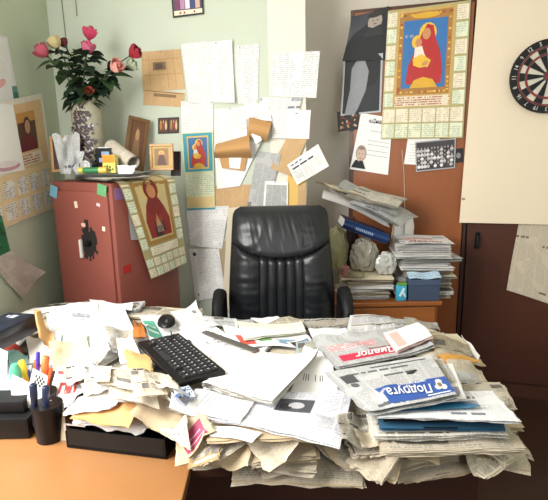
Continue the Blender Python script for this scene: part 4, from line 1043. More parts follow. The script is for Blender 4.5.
def drape(name, label, cat, quad, m, crump=.004, leaves=1, gap=.0016, curl=(0, 0, 0, 0), stiff=.5, nu=12, nv=12, deco=None, group=None, extra=None, jit=.004, lift=0.0, droop=.05, rigid=False, dry=False, sm=False, mats=None, rag=.0):
    """quad: four (x, y): far-left, far-right, near-right, near-left. The sheet settles on the heap, stiff enough to bridge hollows."""
    A, B, Cc, D = [Vector((q[0], q[1])) for q in quad]
    w_ = ((B - A).length + (Cc - D).length) / 2; h_ = ((A - D).length + (B - Cc).length) / 2
    s = np.linspace(0, 1, nu + 1)[:, None]; t = np.linspace(0, 1, nv + 1)[None, :]
    X = (A.x * (1 - s) + B.x * s) * t + (D.x * (1 - s) + Cc.x * s) * (1 - t); Y = (A.y * (1 - s) + B.y * s) * t + (D.y * (1 - s) + Cc.y * s) * (1 - t)
    X = X + np.zeros_like(Y); Y = Y + np.zeros_like(X)
    r = max(1, int(max(w_ / nu, h_ / nv) / CELL / 2 + .5))
    O = np.empty_like(X)
    for i in range(nu + 1):
        for j in range(nv + 1): O[i, j] = Hloc(X[i, j], Y[i, j], r)
    sup = O > 0.3
    if not sup.any(): return None
    O2 = np.where(sup, O, O[sup].min() - droop)
    Z = O2.copy(); Z[~sup] = O[sup].mean()
    if rigid:
        wt = sup.astype(float).ravel()
        Am = np.stack([X.ravel(), Y.ravel(), np.ones(X.size)], 1); co = np.linalg.lstsq(Am * wt[:, None], O.ravel() * wt, rcond=None)[0]
        co[:2] = np.clip(co[:2], -.12, .12)
        pl = (Am @ np.array([co[0], co[1], 0.0])).reshape(X.shape); sh_ = np.percentile((O - pl)[sup], 75)
        Z = pl + sh_; low = O2; pok = np.maximum(O2 - Z, 0)
        for it in range(4):
            Pd = np.pad(pok, 1, mode='edge'); pok = np.maximum(pok, .9 * (Pd[2:, 1:-1] + Pd[:-2, 1:-1] + Pd[1:-1, 2:] + Pd[1:-1, :-2]) / 4)
        Z = Z + pok
    for it in range(0 if rigid else int(60 * stiff) + 8):
        Pd = np.pad(Z, 1, mode='edge')
        av = (Pd[2:, 1:-1] + Pd[:-2, 1:-1] + Pd[1:-1, 2:] + Pd[1:-1, :-2]) / 4
        Z = np.maximum(O2, av - np.where(sup, .0003, .0012))
    sd = random.random() * 90
    K = np.array([[ridge(X[i, j], Y[i, j], sd, 0) for j in range(nv + 1)] for i in range(nu + 1)])
    K = (K - K.min()) * crump * CR
    ss = s + np.zeros_like(X); tt = t + np.zeros_like(X)
    for k, (a, b) in enumerate(((0, 1), (1, 1), (1, 0), (0, 0))):
        if curl[k]:
            e = np.clip(1 - np.hypot((ss - a) * w_, (tt - b) * h_) / (.6 * min(w_, h_)), 0, 1); K = K + curl[k] * e * e * CR
    Z = Z + .0012 + K + lift
    if dry: Zt = Z + (leaves - 1) * gap; return [Zt[0, -1], Zt[-1, -1], Zt[-1, 0], Zt[0, 0]]
    def smp(G, a, b):
        a = min(1, max(0, a)) * nu; b = min(1, max(0, b)) * nv; i = min(int(a), nu - 1); j = min(int(b), nv - 1); f = a - i; g = b - j
        return G[i, j] * (1 - f) * (1 - g) + G[i + 1, j] * f * (1 - g) + G[i, j + 1] * (1 - f) * g + G[i + 1, j + 1] * f * g
    top = (leaves - 1) * gap
    def P(a, b, off=0): return Vector((smp(X, a, b), smp(Y, a, b), smp(Z, a, b) + top + off))
    sh = Sheet(P, w_, h_, nu, nv)
    ml = mats or [m]
    for k in range(leaves - 1):
        dx, dy = random.uniform(-jit, jit), random.uniform(-jit, jit); ra = random.uniform(-jit, jit) * 5
        mm = ml[k % len(ml)]; ks = sd + k * 3.3
        def fn(a, b, k=k, dx=dx, dy=dy, ra=ra, ks=ks):
            cx_, cy_ = (a - .5) * w_, (b - .5) * h_
            edge = 1.0 if (a in (0, 1) or b in (0, 1)) else 0.0
            q = noise.noise(Vector((a * 5 + ks, b * 5, ks))) * (jit * .7 + rag) * edge
            z = smp(Z, a, b) + k * gap + noise.noise(Vector((a * 7, b * 7 + ks, k))) * gap * (.9 + 1.5 * edge)
            return Vector((smp(X, a, b) + dx - cy_ * ra + q, smp(Y, a, b) + dy + cx_ * ra + q, z))
        sh.mb.grid(fn, nu, nv, sh.mi(mm), lambda a, b: (a * w_, b * h_))
    if rag:
        def fn(a, b):
            p = P(a, b); edge = 1.0 if (a in (0, 1) or b in (0, 1)) else 0.0
            q = noise.noise(Vector((a * 6 + sd, b * 6, sd))) * rag * edge; return Vector((p.x + q, p.y + q * .8, p.z))
        sh.mb.grid(fn, nu, nv, sh.mi(m), lambda a, b: (a * w_, b * h_))
    else: sh.base(m)
    if deco: deco(sh)
    raise_H(X, Y, Z, top + .0012)
    o = sh.mb.build(name, sh.mats, smooth=True, angle=180 if sm else 50)
    if extra: extra(o, P)
    return tag(o, label, cat, group)
TB1 = paper('text_block', 'bdb5a6', '4c4640', .006, .03, .45, var=.1, mottled=.1, wscale=180)
TB2 = paper('white_text_block', 'd4d4d8', '5c5e6c', .006, .03, .45, var=.1, mottled=.05, wscale=180)
HB = paper('headline_print', 'b0a89c', '2c2826', .02, .4, .9, var=.05, wscale=90)
PB = flat('printed_photo', '6a6560', .7, var=.7, scale=60)
def printed(m, seed=None, photo=.4):
    rnd = random.Random(seed if seed is not None else random.random())
    tb = TB2 if m in (WHITE, NEWSW) else TB1
    def deco(s):
        nc = rnd.choice((2, 3, 4)); t = .95
        while t > .15:
            hh = rnd.uniform(.05, .09)
            if rnd.random() < .6: s.rect(.05, t - hh, rnd.uniform(.5, .92), t, HB, 1); t -= hh + .03
            rh = min(rnd.uniform(.22, .4), t - .04)
            if rh < .06: break
            ph_ = rnd.randrange(nc) if rnd.random() < photo else -1
            for i in range(nc):
                x0_ = .05 + i * .9 / nc; x1_ = x0_ + .9 / nc - .025
                if i == ph_: s.rect(x0_, t - rh * .6, x1_, t, PB, 1); s.rect(x0_, t - rh, x1_, t - rh * .66, tb, 1)
                else: s.rect(x0_, t - rh, x1_, t, tb, 1)
            t -= rh + .04
    return deco
def rq(cx_, cy_, w_, d_, r):
    c_, s_ = math.cos(r), math.sin(r)
    return [(cx_ + x * c_ - y * s_, cy_ + x * s_ + y * c_) for x, y in ((-w_ / 2, d_ / 2), (w_ / 2, d_ / 2), (w_ / 2, -d_ / 2), (-w_ / 2, -d_ / 2))]
def block_H(x0_, x1_, y0_, y1_, z):
    m_ = (XX > x0_) & (XX < x1_) & (YY > y0_) & (YY < y1_); H[m_] = np.maximum(H[m_], z)
def dpx(name, label, cat, pix, m, **k):
    """lay a sheet so that its corners lie where the photo shows them"""
    q = [surf(x, y)[:2] for x, y in pix]
    for it in range(2):
        st = random.getstate(); zs_ = drape(name, label, cat, q, m, dry=True, **k); random.setstate(st)
        if zs_ is None: return None
        if 'DBG' in globals(): print('H dpx', label[:40], it, [tuple(round(v, 2) for v in c) for c in q], [round(float(z), 3) for z in zs_])
        q = [at_z(x, y, .5 * z + .5 * sum(zs_) / 4)[:2] for (x, y), z in zip(pix, zs_)]
    q = [(min(max(v[0], -1.09), .70), min(v[1], 2.0 if v[0] > -.4 else 1.98)) for v in q]
    if 'deco' not in k and 'newsp' in name: k['deco'] = printed(m)
    return drape(name, label, cat, q, m, **k)

# ------------------------------------------------------------------ letter tray and pen holders at the near left of the dark desk
p0 = at_z(67, 448, DZ); p1 = at_z(166, 460, DZ)
TYR = math.atan2(p1.y - p0.y, p1.x - p0.x)
tl = (p1 - p0).length
tray = thing('letter_tray', 'black letter tray sticking out from under the papers at the desk\'s near edge', 'tray', p0 + Vector((0, 0, .002)), TYR)
mb = MB(); mb.box((tl / 2, .12, .004), (tl, .24, .008)); mb.box((tl / 2, .003, .026), (tl, .006, .052), bev=.002); mb.box((.003, .12, .026), (.006, .24, .052)); mb.box((tl - .003, .12, .026), (.006, .24, .052)); mb.box((tl / 2, .237, .026), (tl, .006, .052))
mb.build('tray_body', BLACKP, tray)
mb = MB(); mb.box((.03, -.0005, .066), (.06, .003, .003)); mb.box((.003, -.0005, .058), (.004, .003, .018)); tag(mb.build('wire_rim', col('c9c9cc', .3, metal=.7), tray), 'thin pale wire rim')
cr_, sr_ = math.cos(TYR), math.sin(TYR)
u_ = (XX - p0.x) * cr_ + (YY - p0.y) * sr_; v_ = -(XX - p0.x) * sr_ + (YY - p0.y) * cr_
H[(u_ > 0) & (u_ < tl) & (v_ > .0) & (v_ < .24)] = DZ + .054

def holder(name, label, cx_, cy_, r0, r1, h_, oval=1.0, cat='pen holder'):
    t = thing(name, label, cat, (cx_, cy_, DZ + .001))
    MB().lathe([(r0, 0), (r0 * 1.01, .004), (r1, h_ - .002), (r1, h_), (r1 - .003, h_), (r0 - .004, .008), (0, .008)], n=28, sx=1, sy=oval).build('cup', BLACKP, t, smooth=True)
    MB().lathe([(r1 + .0015, h_ - .006), (r1 + .0015, h_ + .0005), (r1 - .002, h_ + .0005)], n=28, sy=oval).build('rim', BLACKP, t, smooth=True)
    return t
ph = at_z(45, 446, DZ); hz = at_y(45, 405, ph.y + .03).z - DZ
holder('pen_holder', 'black round pen holder with two dark blue markers on the desk\'s near left', ph.x, ph.y + .035, .034, .038, hz)
pl_ = at_z(12, 441, DZ)
hh2 = at_y(10, 402, pl_.y + .04).z - DZ
og = thing('desk_organizer', 'low wide black organizer left of the round pen holder', 'organizer', (pl_.x - .01, pl_.y + .055, DZ + .001))
mb = MB(); mb.box((-.02, 0, hh2 * .33), (.15, .10, hh2 * .66), bev=.008); mb.build('lower_tray', BLACKP, og, smooth=True)
mb = MB(); mb.box((-.03, .012, hh2 * .86), (.13, .07, hh2 * .36), bev=.006); mb.build('upper_box', BLACKM, og, smooth=True)
def pen(label, bx_, by_, tx, ty, Y0, Y1, r, hexc, cap=None, name='pen', cat='pen', capname='cap', cf=.3):
    a = at_y(bx_, by_, Y0); b = at_y(tx, ty, Y1); t = thing(name, label, cat, a)
    d_ = b - a; q = a + d_ * (1 - cf)
    MB().tube([Vector((0, 0, 0)), q - a, q - a + d_ * .002], [r * .85, r, r], 10).build('barrel', col(hexc, .35), t, smooth=True)
    MB().tube([q - a, q - a + d_ * cf * .9, d_], [r * 1.12, r * 1.12, r * .8], 10).build(capname, col(cap or hexc, .35), t, smooth=True)
    return t
hy = ph.y + .035
pen('thick dark blue marker standing at the left of the round pen holder', 36, 425, 33, 384, hy - .012, hy - .012, .0085, '16213c', name='marker', cat='marker')
pen('thick dark blue marker standing at the right of the round pen holder', 46, 425, 46, 386, hy - .010, hy - .008, .0085, '1a2644', name='marker', cat='marker')
# second holder behind, crammed with pens
pb = at_z(42, 424, DZ); hb_y = pb.y + .06
bt = at_y(40, 392, hb_y)
holder('pen_holder', 'black pen holder full of bright pens behind the round one', bt.x + .004, hb_y, .036, .040, bt.z - DZ)
for a in (('wide orange highlighter leaning right among the bright pens', 42, 400, 46, 356, .010, 'e0622a', 'e8703a', 'highlighter', 'highlighter'),
          ('orange pen beside the blue and violet pens', 37, 400, 36, 360, .006, 'e0702a', 'd85a20', 'pen', 'pen'),
          ('violet-blue pen tallest among the bright pens', 38, 398, 38, 352, .005, '4a3a9a', '3a2f96', 'pen', 'pen'),
          ('blue pen with a slim cap next to the violet-blue one', 40, 398, 37, 357, .004, '2f4ab0', '2c3f98', 'pen', 'pen'),
          ('yellow highlighter leaning left out of the bright pens', 33, 402, 21, 360, .0085, 'e2c82c', 'ead23a', 'highlighter', 'highlighter'),
          ('slim blue pen crossing the yellow highlighter', 34, 402, 28, 370, .004, '2b56b4', '2546a0', 'pen', 'pen'),
          ('orange-red pen at the right rim of the crammed holder', 44, 402, 51, 368, .006, 'd8501e', 'e06026', 'pen', 'pen'),
          ('dark red-brown pen at the far right of the crammed holder', 46, 402, 54, 371, .004, '4a2420', '2c1a1c', 'pen', 'pen')):
    pen(a[0], a[1], a[2], a[3], a[4], hb_y, hb_y + .015, a[5], a[6], a[7], a[8], a[9])
# papers around the pens, green-capped bottle, cream folder standing by the tray
def standing(name, label, cat, pix, Y0, Y1, m, th=0.0, bow=.01, deco=None):
    cs = [at_y(x, y, Y1 if i < 2 else Y0) for i, (x, y) in enumerate(pix)]
    n = (cs[1] - cs[0]).cross(cs[0] - cs[3]).normalized()
    if n.y > 0: n = -n
    P, w_, h_ = quadP(cs, n, bow=bow); s = Sheet(P, w_, h_, 6, 8); s.base(m)
    if th: s.mb.grid(lambda a, b: P(1 - a, b, -th), 6, 8, 0)
    if deco: deco(s)
    return tag(s.build(name), label, cat)
def chk(s):
    for i in range(6):
        for j in range(4):
            if (i + j) % 2: s.rect(.25 + i * .1, .62 + j * .07, .35 + i * .1, .69 + j * .07, col('3c3c40'), 1)
standing('checked_paper', 'white paper with a small black checker print sticking up behind the round pen holder', 'paper', [(33, 368), (48, 376), (46, 408), (26, 408)], hy + .045, hy + .05, WTEXT, deco=chk)
standing('printed_paper', 'white printed page propped behind the organizer, left of the checkered paper', 'paper', [(12, 374), (32, 384), (27, 412), (12, 402)], hy + .06, hy + .07, WTEXT)
standing('cream_folder', 'cream card folder standing upright between the round pen holder and the letter tray', 'folder', [(50, 400), (63, 403), (69, 447), (58, 446)], ph.y + .02, ph.y + .05, paper('cream_card2', 'cfc3aa'), th=.006)
standing('clear_bag', 'clear plastic bag edge at the left behind the organizer', 'bag', [(-6, 345), (8, 352), (8, 398), (-6, 400)], hy + .10, hy + .12, flat('greenish_film', 'b4c8bc', .2))
gb = at_y(15, 384, hy + .10); gt = thing('glue_bottle', 'white bottle with a pale green cap between the organizer and the yellow highlighter', 'bottle', (gb.x, hy + .11, DZ + .05))
gh = at_y(16, 364, hy + .11).z - DZ - .05
MB().lathe([(.016, 0), (.018, .01), (.018, gh * .6), (.010, gh * .72), (.010, gh * .75)], n=16).build('bottle_body', col('dcdcd6', .3), gt, smooth=True)
MB().lathe([(.016, gh * .62), (.015, gh * .85), (.008, gh), (0, gh)], n=16).build('cap', col('58b48a', .3), gt, smooth=True)

# ------------------------------------------------------------------ the body of the heap
def target(x, y):
    if x < -.42:
        z = .805 + .05 * min(1, max(0, (y - 1.35) / .5))
        if y < 1.30: z = .80
    elif x < -.02:
        z = .778 if y > 1.28 else .805
    elif x < .10: z = .79
    else: z = .762 if y < 1.40 else .785
    if y > 1.85 and x > -.42: z = min(z, .78)
    if x > .50: z -= .02 + .2 * (x - .5)
    return z
random.seed(101)
def zone(x, y):
    if y < 1.22: a = 'near'
    elif y > 1.70: a = 'far'
    else: a = 'middle'
    b = 'left' if x < -.45 else 'centre' if x < .08 else 'right'
    return a, b
def tq(u0, u1, v0, v1, r=0):
    um, vm = (u0 + u1) / 2, (v0 + v1) / 2
    return rq(p0.x + um * cr_ - vm * sr_, p0.y + um * sr_ + vm * cr_, u1 - u0, v1 - v0, TYR + r)
KINDS = [(NEWS, 'grey-white printed'), (AGED, 'yellowed printed'), (TAN, 'tan'), (AGED, 'yellowed printed'), (NEWSG, 'grey printed'), (CREAM, 'cream'), (WHITE, 'white'), (NEWSW, 'whitish printed'), (BROWN, 'brownish')]
cnt = {}
LABS = {}
def fill(n_max, tol, sizes, leaves, gap, crump, ymax=1.95):
    made = 0
    for it in range(n_max * 6):
        if made >= n_max: break
        best = None
        for q in range(40):
            x = random.uniform(-.98, .55); y = random.uniform(1.02, ymax)
            if x < -.53 and y < 1.30: continue
            w_, d_ = random.choice(sizes); r = random.choice((0, PI / 2)) + random.gauss(0, .28)
            qd = rq(x, y, w_, d_, r)
            if min(p[1] for p in qd) < (.985 if min(p[0] for p in qd) > tw - .01 else 1.13): continue
            if max(p[0] for p in qd) > .635 or max(p[1] for p in qd) > 2.0 or min(p[0] for p in qd) < -1.09: continue
            if any(p[0] < -.50 and p[1] < 1.27 for p in qd): continue
            df = target(x, y) - (Hloc(x, y, 4) * .5 + .5 * float(np.mean([Hat(p[0] * .6 + x * .4, p[1] * .6 + y * .4) for p in qd])))
            if best is None or df > best[0]: best = (df, x, y, qd)
        if best is None or best[0] < tol: 
            if it > n_max * 3: break
            continue
        df, x, y, qd = best
        edge = y < 1.2 or x > .42
        k = random.randrange(len(KINDS)) if not edge else random.choice((0, 1, 1, 2, 2, 3, 5)); k = random.choice((0, 1, 4, 6, 7, 7, 5)) if not edge else k
        m, cn = KINDS[k]
        a, b = zone(x, y)
        lv = random.randint(*leaves)
        drape('folded_newspaper', f'{cn} folded newspaper in the heap\'s {a} part', 'newspaper', qd, m, crump=crump * random.uniform(.5, 1.6), leaves=lv, gap=gap, nu=10, nv=8, mats=[m, AGED, m, TAN] if edge else [m], jit=.006 if not edge else .009, rag=.006 if edge else .003, deco=printed(m) if k not in (2, 6) and random.random() < .7 else None, group=f'{cn} newspapers in the heap {a}', stiff=.3, droop=.05)
        made += 1
    return made
S1 = [(.28, .20), (.36, .27), (.30, .21)]
n1 = fill(46, .014, S1, (5, 8), .0020, .0012)
n2 = fill(34, .009, [(.28, .20), (.21, .29), (.24, .17)], (3, 5), .0019, .002)
n3 = fill(40, .004, [(.21, .29), (.20, .14), (.26, .18)], (2, 3), .0018, .003)
print('heap', n1, n2, n3, 'H mid', Hloc(-.2, 1.5), Hloc(.3, 1.2), Hloc(-.6, 1.7))

# ragged newspapers hanging out over the near edge of the desk
random.seed(55)
FR = [(-.165, 1.075), (-.13, 1.06), (-.08, 1.055), (.0, 1.05), (.07, 1.055), (.13, 1.045), (.20, 1.05), (.27, 1.045), (.34, 1.05), (.41, 1.05), (.47, 1.06)]
for rnd_ in range(2):
    for i, (x, y) in enumerate(FR):
        x += random.uniform(-.02, .02); x = max(x, tw + .075); y += random.uniform(-.005, .02) + .012 * rnd_
        if Hloc(x, y, 6) > (.825 if x < .08 else .785): continue
        k = random.choice((1, 2, 3, 8, 8)); m, cn = KINDS[k]
        drape('crumpled_newspaper', f'{cn} crumpled newspaper hanging over the desk\'s near edge', 'newspaper', rq(x, y, random.uniform(.14, .22), random.uniform(.12, .17), random.gauss(0, .3)), m, crump=.003, leaves=random.randint(4, 6), gap=.0026, nu=14, nv=12, mats=[m, AGED, TAN], jit=.007, rag=.007, stiff=.3, droop=.04, deco=printed(m) if k != 2 and random.random() < .6 else None, group=f'{cn} newspapers over the near edge ' + ("left" if x < -.05 else "middle" if x < .2 else "right"))

# small crumpled scraps squeezed into the near edge of the heap
random.seed(66)
def lim(x, y): return .835 if x < -.22 else .852 if x < .08 else .812 if y < 1.4 else .82
def scraps(n, xr, yr, sizes, crump, kinds, where, lv=(1, 3)):
    for i in range(n):
        x = random.uniform(*xr); y = random.uniform(*yr); k = random.choice(kinds); m, cn = KINDS[k]
        if Hloc(x, y, 5) > lim(x, y): continue
        drape('crumpled_paper', f'{cn} crumpled paper {where}', 'paper', rq(x, y, random.uniform(*sizes), random.uniform(*sizes), random.uniform(0, 3)), m, crump=crump * random.uniform(.5, 1.3), leaves=random.randint(*lv), gap=.0022, nu=13, nv=13, mats=[m, AGED, m], jit=.006, rag=.008, stiff=.15, droop=.02, deco=printed(m) if k not in (2, 6) and random.random() < .5 else None, group=f'{cn} crumpled papers {where}')
scraps(64, (-.16, .52), (1.0, 1.07), (.07, .12), .011, (1, 1, 2, 2, 8, 8, 3, 5), 'in the near edge of the heap')
scraps(10, (.50, .56), (1.08, 1.75), (.08, .14), .008, (1, 5, 3, 5, 7), 'along the right side of the heap')
scraps(14, (-.50, -.25), (1.20, 1.42), (.08, .13), .018, (1, 3, 5, 6, 7, 0), 'behind the letter tray')
print('H', [round(Hloc(x, y, 4), 3) for x, y in ((-.6, 1.7), (-.3, 1.3), (-.1, 1.1), (0, 1.5), (.1, 1.1), (.3, 1.1), (.3, 1.3), (.45, 1.2), (.3, 1.7), (0, 1.85))])

for (q_, m, n_, lb, cat_, lv, cp_) in ((tq(.02, .21, .008, .15, .03), WHITE, 'paper_stack', 'white papers filling the black letter tray', 'paper', 7, .001), (tq(.17, .30, .01, .16, -.06), AGED, 'paper_stack', 'yellowed papers filling the right end of the black letter tray', 'paper', 7, .002),
    (tq(.03, .20, -.018, .09, -.08), KRAFT, 'brown_envelope', 'torn brown envelope lapping over the front wall of the letter tray', 'envelope', 2, .008), (tq(.20, .33, -.02, .08, -.15), TAN, 'newspaper', 'tan newspaper lapping over the letter tray\'s right end', 'newspaper', 3, .006),
    (tq(-.01, .13, .01, .11, .15), WHITE, 'white_sheet', 'white sheet with a dark printed stripe on the letter tray', 'sheet', 2, .003), (tq(.10, .22, .02, .12, -.25), NEWSW, 'newspaper', 'whitish newspaper crumpled on the letter tray', 'newspaper', 2, .008), (tq(.27, .34, .03, .12, -.3), AGED, 'newspaper', 'yellowed newspaper sloping down past the letter tray', 'newspaper', 3, .006)):
    drape(n_, lb, cat_, q_, m, crump=cp_, leaves=lv, gap=.0035 if lv > 5 else .002, nu=14, nv=12, jit=.004, rag=.004, stiff=.5)
# ================================================================== SHEETS AND THINGS ON TOP OF THE HEAP (far to near)
random.seed(202); CR = .6
# ---- far left
dpx('white_sheet', 'large blank white sheet at the far left corner of the desk', 'sheet', [(-6, 291), (62, 296), (88, 308), (-6, 326)], WHITE, crump=.002)
dpx('blue_violet_leaflet', 'small violet-edged leaflet at the far left corner of the heap', 'leaflet', [(-2, 288), (14, 286), (16, 293), (-2, 298)], paper('violet_print', 'c8bcdc', '7a62a8', .02, .05, .4), crump=.002)
dpx('newspaper', 'yellowed crumpled newspaper at the heap\'s far edge below the safe', 'newspaper', [(66, 295), (108, 296), (106, 308), (72, 306)], AGED, crump=.01, leaves=2)
dpx('white_sheet', 'white sheet with a curled edge in front of the safe', 'sheet', [(98, 297), (133, 304), (132, 312), (92, 309)], WHITE, crump=.004, curl=(0, .02, 0, 0))
dpx('printed_page', 'pale grey printed page left of the thick white stack near the safe', 'page', [(50, 306), (98, 305), (96, 324), (48, 328)], NEWSW, crump=.004)
dpx('paper_stack', 'neat thick stack of white sheets in front of the safe', 'paper', [(95, 311), (124, 310), (136, 330), (96, 331)], WHITE, crump=.0008, leaves=8, gap=.0022, mats=[WHITE, WHITE, KRAFT])
dpx('white_sheet', 'white wrinkled sheet spreading before the black case', 'sheet', [(46, 316), (98, 322), (108, 350), (52, 344)], WHITE, crump=.012, nu=16, nv=16)
dpx('plastic_wrap', 'bluish wrinkled plastic wrap beside the thick white stack', 'wrap', [(60, 322), (112, 328), (106, 345), (62, 344)], paper('bluish_film', 'e4eef2', var=.03), crump=.014, nu=18, nv=14)
dpx('newspaper', 'dark-edged newspaper jutting under the thick white stack', 'newspaper', [(104, 331), (142, 330), (146, 348), (112, 352)], NEWSG, crump=.003, leaves=3)
dpx('orange_booklet', 'orange-brown booklet upright behind the keyboard\'s far left', 'booklet', [(134, 322), (142, 322), (146, 338), (134, 340)], col('b06a2c'), crump=.006, leaves=3)
# ---- left middle
def redt(s): s.text('ГАЗЕТА', .1, .55, .9, .8, col('dcc8c0'), 1, 0, .02)
dpx('red_booklet', 'red booklet near the left edge above the pens', 'booklet', [(-4, 350), (16, 346), (24, 352), (0, 362)], col('b8443a', .5), crump=.002, leaves=3)
dpx('turquoise_wrapper', 'pale turquoise wrapper between the red booklet and the highlighter', 'wrapper', [(6, 353), (28, 355), (26, 370), (10, 366)], col('a4dcd8', .4), crump=.012)
dpx('white_sheet', 'white creased sheet right above the bright pens', 'sheet', [(26, 340), (62, 338), (60, 362), (30, 360)], WHITE, crump=.01)
# black case lying at far left
a, b = surf(12, 330), surf(30, 324)
c = surf(20, 332); z0 = max(Hloc(c.x, c.y, 8), .85)
E1, E0 = at_z(39, 332, z0), at_z(0, 353, z0); cax = (E1 - E0).normalized(); car = math.atan2(cax.y, cax.x); cpp = Vector((-cax.y, cax.x, 0))
cc_ = E1 - cax * .13 + cpp * .055
cs_ = thing('black_case', 'black rectangular device case lying on white paper at the far left', 'case', (cc_.x, cc_.y, z0 + .003), car)
mb = MB(); mb.box((0, 0, .031), (.26, .11, .062), bev=.007); mb.build('case_body', flat('dark_blue_black', '1c2230', .3), cs_, smooth=True)
mb = MB(); mb.box((.09, 0, .0628), (.024, .02, .0008)); mb.box((.09, .02, .0628), (.014, .010, .0008)); mb.build('badge', col('aab0bc', .3), cs_)
mb = MB(); mb.box((0, 0, .0315), (.262, .112, .0015)); mb.build('seam', col('0a0c10', .5), cs_)
uu = (XX - cc_.x) * cax.x + (YY - cc_.y) * cax.y; vv = -(XX - cc_.x) * cax.y + (YY - cc_.y) * cax.x
m_ = (abs(uu) < .135) & (abs(vv) < .06); H[m_] = np.maximum(H[m_], z0 + .066)
dpx('brown_envelope', 'brown kraft envelope crumpled behind the pens', 'envelope', [(38, 342), (54, 342), (56, 362), (42, 360)], KRAFT, crump=.022, curl=(.02, .0, 0, 0), leaves=2)
dpx('brown_envelope', 'long brown envelope with a ragged flap in the left middle of the heap', 'envelope', [(50, 346), (86, 338), (90, 356), (54, 370)], TAN, crump=.016, curl=(0, .03, 0, 0), leaves=2)
dpx('newspaper', 'cream torn newspaper lying over the long brown envelope\'s end', 'newspaper', [(66, 362), (108, 350), (112, 362), (80, 372)], CREAM, crump=.010)
dpx('white_sheet', 'crumpled white tissue left of the keyboard', 'tissue', [(116, 342), (132, 340), (148, 362), (120, 360)], WHITE, crump=.02, nu=16, nv=16)
dpx('kraft_notebook', 'ribbed kraft notebook corner beside the keyboard\'s left side', 'notebook', [(124, 350), (150, 352), (152, 374), (130, 366)], KRAFT, crump=.006, leaves=4, gap=.002)
def redl(s):
    RD = col('c4463e', .6); s.text('ГИТ', .10, .35, .62, .62, RD, 3, .2, .06); s.rect(.05, .80, .5, .87, RD, 1)
dpx('red_lettered_paper', 'white paper with big red letters behind the letter tray', 'paper', [(58, 372), (92, 368), (96, 396), (50, 400)], WHITE, crump=.006, deco=redl, leaves=2)
dpx('newspaper', 'crumpled cream newspaper strip right of the red lettering', 'newspaper', [(76, 362), (100, 370), (112, 392), (84, 396)], AGED, crump=.018, nu=16, nv=16, leaves=2)
dpx('newspaper', 'greenish-cream newspaper page folded upright left of the keyboard', 'newspaper', [(88, 360), (116, 366), (124, 392), (98, 396)], NEWSW, crump=.02, leaves=3, curl=(.02, .0, 0, 0))
def redhead(s): s.rect(.35, .62, .85, .78, col('5a4a44'), 1); s.rect(.30, .38, .82, .48, col('8a3a34'), 1); s.rect(.05, .22, .25, .30, col('b85a4a'), 1)
dpx('newspaper', 'yellowed newspaper with dark headline and red spots over the letter tray\'s end', 'newspaper', [(112, 368), (152, 378), (160, 412), (110, 404)], AGED, crump=.012, leaves=2, deco=redhead, nu=16, nv=16)
dpx('newspaper', 'grey newspaper corner next to the white sheet over the tray', 'newspaper', [(74, 393), (116, 398), (122, 410), (100, 420)], NEWSG, crump=.012)
dpx('white_sheet', 'bluish white sheet over the tray\'s right end', 'sheet', [(112, 404), (134, 406), (142, 424), (112, 416)], NEWSW, crump=.004)
dpx('newspaper', 'grey-beige newspaper beside the tray\'s right end', 'newspaper', [(128, 396), (160, 404), (176, 430), (136, 424)], NEWS, crump=.006, leaves=3)
dpx('newspaper', 'cream printed newspaper crossing the heap above the letter tray', 'newspaper', [(96, 382), (132, 378), (142, 404), (100, 408)], AGED, crump=.010, leaves=2)
dpx('newspaper', 'small printed cream page on edge left of the kraft notebook', 'newspaper', [(84, 372), (112, 372), (110, 390), (86, 394)], CREAM, crump=.016, leaves=2, deco=printed(CREAM, 4))
dpx('newspaper', 'whitish printed page between the tray and the blue wrapper', 'newspaper', [(128, 408), (160, 400), (172, 420), (140, 428)], NEWSW, crump=.008, leaves=2)
dpx('newspaper', 'yellowed page with columns beneath the kraft notebook', 'newspaper', [(128, 372), (160, 372), (168, 392), (136, 398)], AGED, crump=.008, leaves=2)
dpx('newspaper', 'small grey page behind the red-lettered paper', 'newspaper', [(62, 364), (84, 360), (90, 374), (66, 378)], NEWSG, crump=.010)
# ---- far middle: papers under mouse and keyboard
def gr(s): s.rect(.02, .10, .35, .80, col('5aa890'), 1); s.rect(.06, .3, .30, .36, col('e8f0ec'), 2); s.rect(.06, .5, .30, .56, col('e8f0ec'), 2)
dpx('green_leaflet', 'white leaflet with a green band under the computer mouse', 'leaflet', [(140, 318), (172, 318), (196, 336), (150, 344)], WHITE, crump=.001, deco=gr)
def wv(s): s.rect(.7, .5, .85, .75, col('8a8a8e'), 1)
dpx('white_sheet', 'white sheet with a lifted corner behind the mouse', 'sheet', [(170, 312), (196, 303), (206, 322), (182, 332)], WHITE, crump=.003, curl=(0, .05, .0, 0), deco=wv)
dpx('newspaper', 'grey newspaper spread under the ruler before the chair', 'newspaper', [(204, 320), (252, 316), (262, 334), (206, 338)], NEWSG, crump=.004, leaves=3)
def scrib(s):
    for i in range(26):
        a_ = random.uniform(.12, .62); b_ = random.uniform(.35, .72); s.rect(a_, b_, a_ + .035, b_ + .012, col(random.choice(('b8383a', 'c46a68', '8a8a96'))), 1)
    for i in range(5): s.rect(.55, .80 - i * .07, .9, .81 - i * .07, col('8a94a8'), 1)
    s.rect(.70, .12, .95, .15, col('b04444'), 1)
dpx('drawing_sheet', 'white sheet with red scribbles between the keyboard and the ruler', 'sheet', [(178, 330), (212, 326), (270, 352), (222, 372)], WHITE, crump=.0015, deco=scrib)
dpx('newspaper', 'pale newspaper edge at the desk\'s far side behind the ruler', 'newspaper', [(200, 319), (236, 317), (238, 325), (206, 328)], NEWSW, crump=.006, leaves=2)
def colr(s): s.rect(.1, .2, .28, .7, col('c8584a'), 1); s.rect(.34, .3, .5, .5, col('7aa86a'), 1); s.rect(.55, .15, .8, .4, col('88a8c4'), 1)
